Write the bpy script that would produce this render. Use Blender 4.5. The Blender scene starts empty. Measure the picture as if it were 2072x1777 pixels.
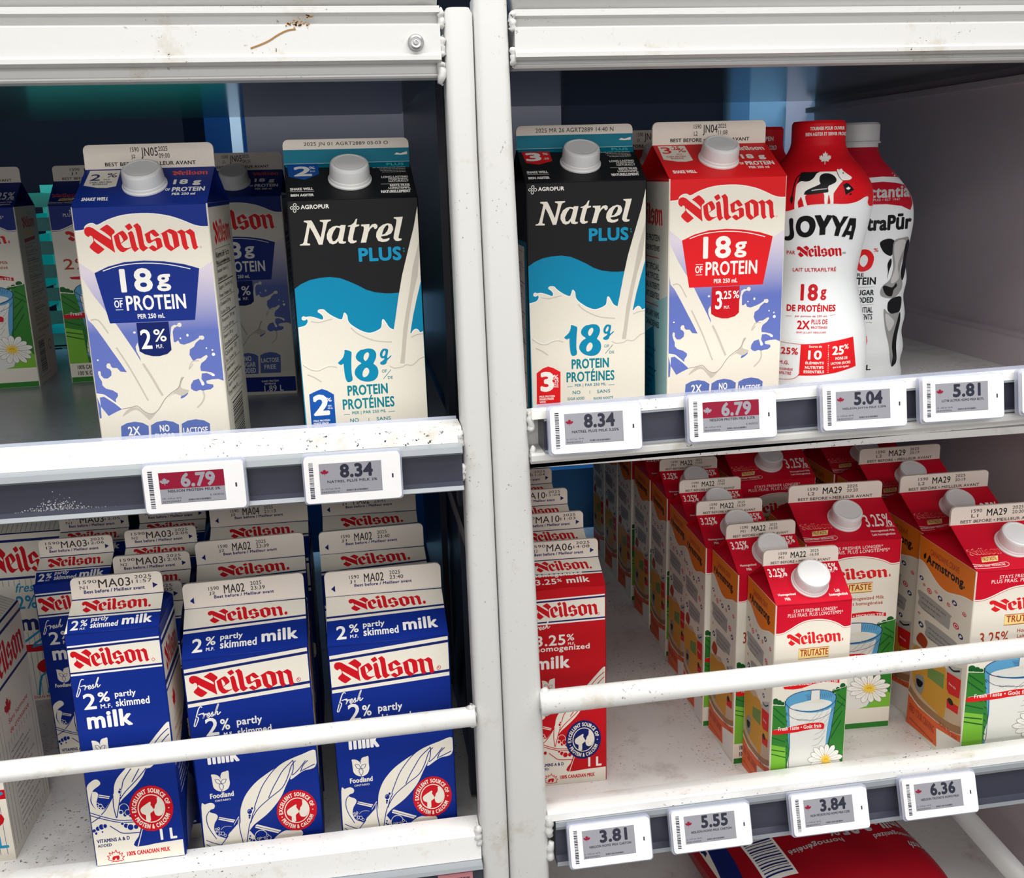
# Dairy racks in a shop: two white tube racks with milk cartons, bottles and electronic price tags.
# All lengths are in millimetres in rack space (x right, y into the rack, z up) and converted with V().
import bpy, bmesh, math, random
from mathutils import Vector, Matrix
from mathutils.geometry import tessellate_polygon
C = bpy.context.scene.collection
ZOFF = 1300.0
def V(x, y, z): return Vector((x * .001, y * .001, (z + ZOFF) * .001))
# ------------------------------------------------------------------ camera
cam = bpy.data.cameras.new('camera'); camera = bpy.data.objects.new('camera', cam); C.objects.link(camera)
bpy.context.scene.camera = camera
PAN, TILT, ROLL, FPX = 0.150423, 0.254918, -0.028667, 2050.1
fwd = Vector((math.sin(PAN) * math.cos(TILT), math.cos(PAN) * math.cos(TILT), -math.sin(TILT)))
rgt = Vector((math.cos(PAN), -math.sin(PAN), 0)); up = rgt.cross(fwd)
r2 = math.cos(ROLL) * rgt + math.sin(ROLL) * up; u2 = -math.sin(ROLL) * rgt + math.cos(ROLL) * up
M = Matrix((r2, u2, -fwd)).transposed().to_4x4(); M.translation = V(-45.88, -682.06, 130.28)
camera.matrix_world = M
cam.sensor_fit = 'HORIZONTAL'; cam.sensor_width = 36; cam.lens = 36 * FPX / 2072; cam.clip_start = .02; cam.clip_end = 60
# ------------------------------------------------------------------ light and exposure
sc = bpy.context.scene
sc.view_settings.view_transform = 'Standard'; sc.view_settings.look = 'None'; sc.view_settings.gamma = 1; sc.view_settings.use_curve_mapping = False
sc.view_settings.exposure = 0.0
world = bpy.data.worlds.new('shop_air'); sc.world = world; world.use_nodes = True
world.node_tree.nodes['Background'].inputs[0].default_value = (.92, .88, 1, 1); world.node_tree.nodes['Background'].inputs[1].default_value = .03
def area(name, loc, target, sx, sy, power, col):
    l = bpy.data.lights.new(name, 'AREA'); l.shape = 'RECTANGLE'; l.size = sx; l.size_y = sy; l.energy = power; l.color = col
    o = bpy.data.objects.new(name, l); C.objects.link(o); o.location = V(*loc)
    o.rotation_euler = (V(*target) - o.location).to_track_quat('-Z', 'Y').to_euler(); return o
area('ceiling_strip_light', (100, -560, 1500), (100, 60, -200), 2.6, .5, 42, (1, .985, .95))
area('ceiling_strip_light', (100, -1500, 1550), (100, 60, -100), 3.0, .5, 22, (1, .985, .95))
area('ceiling_strip_light', (100, -4600, 1620), (100, 60, 0), 4.0, .5, 52, (1, .985, .95))
area('low_front_fill', (150, -2300, 170), (150, 0, 20), 4.0, 1.4, 26, (1, .97, .95))  # added low frontal fill that brightens shaded fins and caps, no real fixture
area('backroom_lamp', (330, 1050, -60), (330, 500, -420), 0.7, .25, .45, (.35, .66, 1))
area('backroom_lamp', (-60, 930, 1000), (0, 1500, -300), 1.0, .4, 9, (.30, .64, 1))
# ------------------------------------------------------------------ materials
MATS = {}
def srgb(c): return tuple(((v / 255) / 12.92 if v / 255 <= .04045 else ((v / 255 + .055) / 1.055) ** 2.4) for v in c) + (1,)
def nodes(name):
    m = bpy.data.materials.new(name); m.use_nodes = True; nt = m.node_tree
    return m, nt, nt.nodes['Principled BSDF']
INK = dict(cream=(238,232,218), milk=(230,224,210), milkshade=(198,190,178), milkdark=(150,143,136), white=(246,244,238), black=(24,25,28), navy=(20,46,132), navyd=(14,32,100),
  navyl=(24,36,104), blue=(16,44,136), red=(222,28,34), redd=(196,18,30), red2=(205,20,34), milkred=(196,22,32), crimson=(206,16,44), logored=(222,32,38), roofred=(230,86,74), teal=(0,132,172), teald=(0,126,140), teals=(0,118,142), tealp=(90,200,200), tealb=(14,146,190),
  natblue=(18,84,170), gold=(250,226,150), gold2=(246,206,70), brick=(178,66,40), green=(54,130,50), greend=(28,92,40), lime=(126,190,62), skyblue=(96,164,206), glasswhite=(232,232,226), ink=(32,34,92), ink2=(60,52,60), greyline=(150,150,150), cyan=(150,220,220),
  orange=(238,126,32), tan=(170,128,92), tanl=(212,186,160), salmon=(238,108,60), bubble=(172,170,168), icon=(36,46,104), heart=(214,50,64), sage=(120,150,80), mustard=(220,160,60), grey=(120,120,124), ltgrey=(196,196,196), dim=(64,66,78), kraft=(236,226,214), sleeve=(236,240,242), sleevered=(214,22,34), labelred=(186,24,44), oats=(150,150,150),
  badge=(92,112,178), bagred=(160,12,30), squig=(40,150,196), date=(58,54,54), maroon=(140,24,52), lcd=(150,150,158), lcdink=(46,48,62), mint=(170,214,214), pink=(214,120,130))
INK['violet'] = (98,114,186); INK['violetd'] = (98,114,186)
def ink(c):
    k = 'ink_' + c
    if k not in MATS:
        m, nt, b = nodes(k); b.inputs['Roughness'].default_value = .42; b.inputs['Specular IOR Level'].default_value = .13
        n = nt.nodes.new('ShaderNodeTexNoise'); n.inputs['Scale'].default_value = 900; n.inputs['Detail'].default_value = 2
        tc = nt.nodes.new('ShaderNodeTexCoord'); nt.links.new(tc.outputs['Object'], n.inputs['Vector'])
        mx = nt.nodes.new('ShaderNodeMix'); mx.data_type = 'RGBA'; mx.blend_type = 'MULTIPLY'; mx.inputs[0].default_value = .12
        mx.inputs[6].default_value = srgb(INK[c]); nt.links.new(n.outputs['Color'], mx.inputs[7]); nt.links.new(mx.outputs[2], b.inputs['Base Color'])
        if c == 'violet':   # printed fade from pale lilac to violet over the carton's height
            sp = nt.nodes.new('ShaderNodeSeparateXYZ'); nt.links.new(tc.outputs['Object'], sp.inputs[0]); r = nt.nodes.new('ShaderNodeValToRGB')
            mr = nt.nodes.new('ShaderNodeMapRange'); mr.inputs[1].default_value = .112; mr.inputs[2].default_value = .157; nt.links.new(sp.outputs[2], mr.inputs[0]); nt.links.new(mr.outputs[0], r.inputs[0])
            r.color_ramp.elements[0].color = srgb(INK[c]); r.color_ramp.elements[1].color = srgb((224,214,226)); nt.links.new(r.outputs[0], mx.inputs[6])
        MATS[k] = m
    return MATS[k]
def plain(name, col, rough=.5, metal=0, spec=.5, alpha=1, trans=0):
    if name in MATS: return MATS[name]
    m, nt, b = nodes(name); b.inputs['Roughness'].default_value = rough; b.inputs['Metallic'].default_value = metal; b.inputs['Specular IOR Level'].default_value = spec
    n = nt.nodes.new('ShaderNodeTexNoise'); n.inputs['Scale'].default_value = 60; n.inputs['Detail'].default_value = 4
    tc = nt.nodes.new('ShaderNodeTexCoord'); nt.links.new(tc.outputs['Object'], n.inputs['Vector'])
    mx = nt.nodes.new('ShaderNodeMix'); mx.data_type = 'RGBA'; mx.blend_type = 'MULTIPLY'; mx.inputs[0].default_value = .10
    mx.inputs[6].default_value = srgb(col); nt.links.new(n.outputs['Color'], mx.inputs[7]); nt.links.new(mx.outputs[2], b.inputs['Base Color'])
    if trans: b.inputs['Transmission Weight'].default_value = trans
    if alpha < 1: b.inputs['Alpha'].default_value = alpha
    MATS[name] = m; return m
def dirty(name, col, stain, speck, rough=.35, amount=.5, scale=18, spec=.5, speckcol=(40,36,32)):
    # painted steel with rust-brown stains and small black specks
    if name in MATS: return MATS[name]
    m, nt, b = nodes(name); b.inputs['Roughness'].default_value = rough; b.inputs['Specular IOR Level'].default_value = spec
    tc = nt.nodes.new('ShaderNodeTexCoord')
    def ramp(scale, lo, hi, detail=6, rg=.6):
        n = nt.nodes.new('ShaderNodeTexNoise'); n.inputs['Scale'].default_value = scale; n.inputs['Detail'].default_value = detail; n.inputs['Roughness'].default_value = rg
        r = nt.nodes.new('ShaderNodeValToRGB'); r.color_ramp.elements[0].position = lo; r.color_ramp.elements[1].position = hi
        nt.links.new(tc.outputs['Object'], n.inputs['Vector']); nt.links.new(n.outputs['Fac'], r.inputs[0]); return r.outputs[0]
    def mix(f, a, bcol):
        mx = nt.nodes.new('ShaderNodeMix'); mx.data_type = 'RGBA'; nt.links.new(f, mx.inputs[0]) if not isinstance(f, float) else None
        if isinstance(a, tuple): mx.inputs[6].default_value = a
        else: nt.links.new(a, mx.inputs[6])
        mx.inputs[7].default_value = bcol; return mx.outputs[2]
    big = ramp(scale, .62 - .12 * amount, .80, 8, .72); sp = ramp(330, .69 - .05 * speck, .72 - .05 * speck, 3, .6); mask = ramp(9, .45, .62)
    mm = nt.nodes.new('ShaderNodeMath'); mm.operation = 'MULTIPLY'; nt.links.new(sp, mm.inputs[0]); nt.links.new(mask, mm.inputs[1])
    c1 = mix(big, srgb(col), srgb(stain)); c2 = mix(mm.outputs[0], c1, srgb(speckcol)); nt.links.new(c2, b.inputs['Base Color'])
    n = nt.nodes.new('ShaderNodeTexNoise'); n.inputs['Scale'].default_value = 240; nt.links.new(tc.outputs['Object'], n.inputs['Vector'])
    bp_ = nt.nodes.new('ShaderNodeBump'); bp_.inputs['Strength'].default_value = .08; bp_.inputs['Distance'].default_value = .001
    nt.links.new(n.outputs['Fac'], bp_.inputs['Height']); nt.links.new(bp_.outputs['Normal'], b.inputs['Normal'])
    MATS[name] = m; return m
PAINT = dirty('white_rack_paint', (203,203,201), (170,158,134), .35, .34, .35)
LEDGE = dirty('worn_white_ledge_paint', (240,240,238), (206,194,172), .9, .34, .6, 30)
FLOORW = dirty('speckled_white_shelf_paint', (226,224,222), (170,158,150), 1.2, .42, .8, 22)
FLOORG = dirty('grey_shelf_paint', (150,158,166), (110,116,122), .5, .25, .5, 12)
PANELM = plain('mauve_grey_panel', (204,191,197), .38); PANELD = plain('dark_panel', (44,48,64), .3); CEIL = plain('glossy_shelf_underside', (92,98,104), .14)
RAIL = plain('charcoal_price_rail', (58,60,74), .3); RAILE = plain('grey_plastic_edge', (150,156,162), .25); CAPM = plain('white_cap_plastic', (240,240,240), .32)
CLEAR = plain('clear_plastic', (206,212,232), .12, 0, .5, .45); TAGW = plain('white_tag_plastic', (240,240,240), .3); STEEL = plain('bare_steel', (170,170,172), .3, .9)
# ------------------------------------------------------------------ mesh collector
class MB:
    def __init__(s): s.v = []; s.f = []; s.m = []; s.mats = []; s.smooth = []
    def mi(s, m):
        if m not in s.mats: s.mats.append(m)
        return s.mats.index(m)
    def add(s, vs, fs, m, smooth=False):
        o = len(s.v); s.v += [tuple(v) for v in vs]; i = s.mi(m)
        for f in fs: s.f.append([o + k for k in f]); s.m.append(i); s.smooth.append(smooth)
    def box(s, x0, x1, y0, y1, z0, z1, m):
        s.add([(x, y, z) for z in (z0, z1) for y in (y0, y1) for x in (x0, x1)], [(0,2,3,1),(4,5,7,6),(0,1,5,4),(2,6,7,3),(0,4,6,2),(1,3,7,5)], m)
    def extrude(s, prof, x0, x1, m, dz=0, dy=0, mats=None):
        # closed (y, z) profile swept along x; the far end is shifted by (dy, dz)
        n = len(prof); vs = [(x0, y, z) for y, z in prof] + [(x1, y + dy, z + dz) for y, z in prof]
        for i in range(n):
            j = (i + 1) % n; s.add([vs[i], vs[j], vs[n + j], vs[n + i]], [(0,3,2,1)], (mats or {}).get(i, m))
        for ring, fl in ((vs[:n], 0), (vs[n:], 1)):
            tr = tessellate_polygon([[Vector((0, v[1], v[2])) for v in ring]]); s.add(ring, [t if fl else t[::-1] for t in tr], m)
    def tube(s, pts, r, m, n=18, ry=None):
        # round tube through points with end caps
        rings = []
        for i, p in enumerate(pts):
            p = Vector(p); a = Vector(pts[max(i - 1, 0)]); b = Vector(pts[min(i + 1, len(pts) - 1)]); d = (b - a).normalized()
            u = d.cross(Vector((0, 0, 1)) if abs(d.z) < .9 else Vector((0, 1, 0))).normalized(); w = d.cross(u)
            rr = r[i] if isinstance(r, list) else r
            rings.append([p + u * math.cos(2 * math.pi * k / n) * rr + w * math.sin(2 * math.pi * k / n) * (ry or rr) for k in range(n)])
        vs = [q for rg in rings for q in rg]; fs = []
        for i in range(len(rings) - 1):
            for k in range(n): fs.append((i * n + k, i * n + (k + 1) % n, (i + 1) * n + (k + 1) % n, (i + 1) * n + k))
        fs += [tuple(range(n))[::-1], tuple(range((len(rings) - 1) * n, len(rings) * n))]
        s.add(vs, fs, m, True)
    def lathe(s, prof, m, n=48, T=None, mfun=None, ridge=None, cap=True):
        vs = []; 
        for r, z in prof:
            for k in range(n):
                a = 2 * math.pi * k / n; rr = r
                if ridge and ridge[0] <= z <= ridge[1]: rr = r - (ridge[2] if k % 2 else 0)
                vs.append(Vector((rr * math.cos(a), rr * math.sin(a), z)))
        if T: vs = [T @ v for v in vs]
        for i in range(len(prof) - 1):
            mm = mfun((prof[i][1] + prof[i + 1][1]) / 2) if mfun else m
            s.add(vs[i * n:(i + 2) * n], [(k, (k + 1) % n, n + (k + 1) % n, n + k) for k in range(n)], mm, True)
        if cap: s.add(vs[-n:], [tuple(range(n))], mfun(prof[-1][1]) if mfun else m); s.add(vs[:n], [tuple(range(n))[::-1]], m)
    def mesh(s, name):
        me = bpy.data.meshes.new(name); me.from_pydata([(x * .001, y * .001, z * .001) for x, y, z in s.v], [], s.f)
        for m in s.mats: me.materials.append(m)
        me.polygons.foreach_set('material_index', s.m); me.polygons.foreach_set('use_smooth', s.smooth); me.update(); return me
    def build(s, name, parent=None, world=False):
        return link(name, s.mesh(name), parent)
def link(name, data, parent=None):
    o = bpy.data.objects.new(name, data); C.objects.link(o)
    if parent: o.parent = parent
    return o
def tag(o, label=None, cat=None, group=None, kind=None):
    for k, v in (('label', label), ('category', cat), ('group', group), ('kind', kind)):
        if v: o[k] = v
    return o
def thing(name, x, y, z, yaw, label, cat, group=None):
    o = link(name, None); o.location = V(x, y, z); o.rotation_euler = (0, 0, yaw); return tag(o, label, cat, group)
# ------------------------------------------------------------------ printed artwork: flat shapes in panel coordinates
TXT = {}
def text_mesh(s):
    # unit mesh of one line of lettering: (verts, triangles, outline edges, bounds)
    if s not in TXT:
        cu = bpy.data.curves.new('t', 'FONT'); cu.body = s; cu.resolution_u = 3; cu.space_character = 1.06; ob = bpy.data.objects.new('t', cu); C.objects.link(ob)
        dg = bpy.context.evaluated_depsgraph_get(); me = bpy.data.meshes.new_from_object(ob.evaluated_get(dg))
        v = [(q.co.x, q.co.y) for q in me.vertices]; f = [tuple(p.vertices) for p in me.polygons]
        cnt = {}
        for p in f:
            for a, b in zip(p, p[1:] + p[:1]): k = (min(a, b), max(a, b)); cnt[k] = cnt.get(k, 0) + 1
        e = [k for k, n in cnt.items() if n == 1]
        xs = [q[0] for q in v] or [0, 1]; ys = [q[1] for q in v] or [0, 1]
        TXT[s] = (v, f, e, (min(xs), max(xs), min(ys), max(ys)))
        bpy.data.objects.remove(ob); bpy.data.curves.remove(cu); bpy.data.meshes.remove(me)
    return TXT[s]
def pairs(a): return list(zip(a[::2], a[1::2]))
def catmull(p, closed, k=4):
    n = len(p); out = []
    for i in range(n if closed else n - 1):
        g = (lambda j: p[j % n]) if closed else (lambda j: p[max(0, min(n - 1, j))])
        a, b, c, d = g(i - 1), g(i), g(i + 1), g(i + 2)
        for t in range(k):
            t /= k; out.append(tuple(.5 * (2 * b[q] + (c[q] - a[q]) * t + (2 * a[q] - 5 * b[q] + 4 * c[q] - d[q]) * t * t + (3 * b[q] - a[q] - 3 * c[q] + d[q]) * t ** 3) for q in (0, 1)))
    if not closed: out.append(p[-1])
    return out
def tess(loops):
    vs = [q for l in loops for q in l]
    return vs, [tuple(t) for t in tessellate_polygon([[Vector((x, y, 0)) for x, y in l] for l in loops])]
def ribbon(p, w):
    vs = []; n = len(p)
    for i in range(n):
        a = Vector(p[max(i - 1, 0)]); b = Vector(p[min(i + 1, n - 1)]); d = b - a
        if i == 0 and p[0] == p[-1]: d = Vector(p[1]) - Vector(p[-2])
        if i == n - 1 and p[0] == p[-1]: d = Vector(p[1]) - Vector(p[-2])
        d = d.normalized() if d.length > 1e-9 else Vector((1, 0)); q = Vector(p[i]); nrm = Vector((-d.y, d.x)) * w / 2
        vs += [tuple(q + nrm), tuple(q - nrm)]
    return vs, [(2 * i, 2 * i + 1, 2 * i + 3, 2 * i + 2) for i in range(n - 1)]
def bold_text(s, x, y, w, h, b, shear=0, keep=False):
    v, f, e, (x0, x1, y0, y1) = text_mesh(s)
    if not v: return [], []
    bw = b * (.5 if b < .12 else .62) * h; sx = (w - bw) / max(x1 - x0, 1e-6); sy = (h - bw) / max(y1 - y0, 1e-6)
    if keep: sx = sy
    P = [(x + bw / 2 + (a - x0) * sx + shear * (c - y0) * sy, y + bw / 2 + (c - y0) * sy, 0) for a, c in v]; F = list(f)
    if bw > 0:
        for n_, (i, j) in enumerate(e):
            lift = .001 + .0008 * (n_ % 15)   # each outline stroke sits a hair above the one before, so that none are coplanar
            a = Vector(P[i][:2]); c = Vector(P[j][:2]); d = c - a
            if d.length < 1e-9: continue
            d = d.normalized() * bw / 2; q = Vector((-d.y, d.x)); d *= .45; o = len(P)
            P += [(*(a - d + q), lift), (*(a - d - q), lift), (*(c + d - q), lift), (*(c + d + q), lift)]; F.append((o, o + 1, o + 2, o + 3))
    return P, F
def shapes(ops, pal, W, H):
    # -> list of (2-D verts in mm, faces, ink); W, H are the size of the panel in mm
    out = []; kx, ky = W / 1000, H / 1000
    sc2 = lambda a: [(x * kx, y * ky) for x, y in pairs(a)]
    def put(vf, c): out.append((vf[0], vf[1], pal.get(c, c)))
    for op in ops:
        k, c = op[0], op[1]
        if k in 'PQ': put(tess([catmull(l, True) if k == 'Q' else l for l in map(sc2, op[2:])]), c)
        elif k in 'SL': p = sc2(op[3]); put(ribbon(catmull(p, False, 3) if k == 'S' else p, op[2] * kx), c)
        elif k == 'C':
            _, _, x, y, rx, ry = op; n = 20; put(([((x + math.cos(2 * math.pi * i / n) * rx) * kx, (y + math.sin(2 * math.pi * i / n) * ry) * ky) for i in range(n)], [tuple(range(n))]), c)
        elif k == 'T': put(bold_text(op[2], op[3] * kx, op[4] * ky, op[5] * kx, op[6] * ky, op[7] if len(op) > 7 else .1, op[8] if len(op) > 8 else 0), c)
        elif k == 'W':
            V2, F2 = [], []
            for loops in ART[op[2]]:
                v, f = tess([[((op[3] + x / 1000 * op[5]) * kx, (op[4] + y / 1000 * op[6]) * ky) for x, y in pairs(l)] for l in loops]); o = len(V2); V2 += v; F2 += [tuple(o + i for i in t) for t in f]
            put((V2, F2), c)
        elif k == 'B':   # round seal: ring, lettering on the ring, a face drinking
            _, _, cx, cy, rx, ry = op; T = lambda x, y: ((cx + x * rx) * kx, (cy + y * ry) * ky)
            put(ribbon([T(math.cos(a * math.pi / 18) * .6, math.sin(a * math.pi / 18) * .6) for a in range(37)], .05 * rx * kx), c)
            def arc(s, a0, a1, r, inward):
                ws = [(text_mesh(ch)[3][1] - text_mesh(ch)[3][0] if ch != ' ' else .25) + .1 for ch in s]; tot = sum(ws); acc = 0
                for ch, w in zip(s, ws):
                    am = math.radians(a0 + (a1 - a0) * (acc + w / 2) / tot); acc += w
                    if ch == ' ': continue
                    wid = abs(math.radians(a1 - a0)) * r * (w - .08) / tot; P, F = bold_text(ch, -wid / 2, -.1, wid, .2, .16)
                    rot = am - math.pi / 2 if not inward else am + math.pi / 2
                    put(([T(r * math.cos(am) + x * math.cos(rot) - y * math.sin(rot), r * math.sin(am) + x * math.sin(rot) + y * math.cos(rot)) + (l,) for x, y, l in P], F), c)
            arc('EXCELLENT SOURCE OF', 188, 8, .79, False); arc('PROTEIN & CALCIUM', 205, 338, .79, True)
            for a in (197, -4): p = T(.79 * math.cos(math.radians(a)), .79 * math.sin(math.radians(a))); put(tess([[(p[0] + math.cos(i) * .035 * rx * kx, p[1] + math.sin(i) * .035 * rx * kx) for i in range(6)]]), c)
            put(tess([catmull([T(*q) for q in ((.30,.46),(.42,.40),(.54,.2),(.58,0),(.52,-.22),(.42,-.34),(.28,-.36),(.16,-.3),(.12,-.18),(.1,-.06),(.16,.02),(.18,.12),(.26,.2),(.3,.32))], True, 2)]), c)
            put(tess([catmull([T(*q) for q in ((-.5,-.02),(-.42,.1),(-.2,.22),(-.02,.3),(.0,.22),(-.02,.16),(.1,-.04),(.04,-.14),(-.08,-.22),(-.08,-.5),(-.2,-.56),(-.3,-.5),(-.28,-.26),(-.44,-.18))], True, 2)]), c)
    return out
def layers(sh):
    # stack the inks in print order, only as many layers as overlap needs
    res = []; boxes = []
    for v, f, c in sh:
        if not v: continue
        xs = [q[0] for q in v]; ys = [q[1] for q in v]; bb = (min(xs), max(xs), min(ys), max(ys)); L = 0
        for (b, l, cc) in boxes:
            if l >= L and b[0] < bb[1] and b[1] > bb[0] and b[2] < bb[3] and b[3] > bb[2]: L = l + 1
        boxes.append((bb, L, c)); res.append((v, f, c, L))
    return res
def decorate(mb, ops, pal, W, H, fn, base=.03, step=.014):
    for v, f, c, L in layers(shapes(ops, pal, W, H)):
        d = base + step * L; vs = [fn(min(max(q[0], 0), W), min(max(q[1], .15), H - .05), d + (q[2] if len(q) > 2 else 0)) for q in v]
        fs = []
        for t in f:   # wind every face so that it looks outwards
            a = sum(v[t[i]][0] * v[t[(i + 1) % len(t)]][1] - v[t[(i + 1) % len(t)]][0] * v[t[i]][1] for i in range(len(t)))
            fs.append(t if a > 0 else t[::-1])
        mb.add(vs, fs, ink(c))
def wrap(mb, ops, pal, W, H, fn, gx=2., gy=2.5, base=.2, step=.08):
    # same, on a curved surface: the shapes are first cut along a fine grid
    for v, f, c, L in layers(shapes(ops, pal, W, H)):
        bm = bmesh.new(); bv = [bm.verts.new((q[0], q[1], q[2] if len(q) > 2 else 0)) for q in v]
        for t in f:
            try: bm.faces.new([bv[i] for i in t])
            except ValueError: pass
        xs = [q[0] for q in v]; ys = [q[1] for q in v]
        for lo, hi, g, ax in ((min(xs), max(xs), gx, 0), (min(ys), max(ys), gy, 1)):
            p = math.ceil(lo / g) * g
            while p < hi:
                co = [0, 0, 0]; no = [0, 0, 0]; co[ax] = p; no[ax] = 1
                bmesh.ops.bisect_plane(bm, geom=bm.verts[:] + bm.edges[:] + bm.faces[:], plane_co=co, plane_no=no, dist=1e-4); p += g
        bm.normal_update(); bm.verts.index_update(); d = base + step * L
        mb.add([fn(q.co.x, q.co.y, d + q.co.z * 1.5) for q in bm.verts], [[q.index for q in (fc.verts if fc.normal.z > 0 else reversed(fc.verts))] for fc in bm.faces], ink(c)); bm.free()
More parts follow.
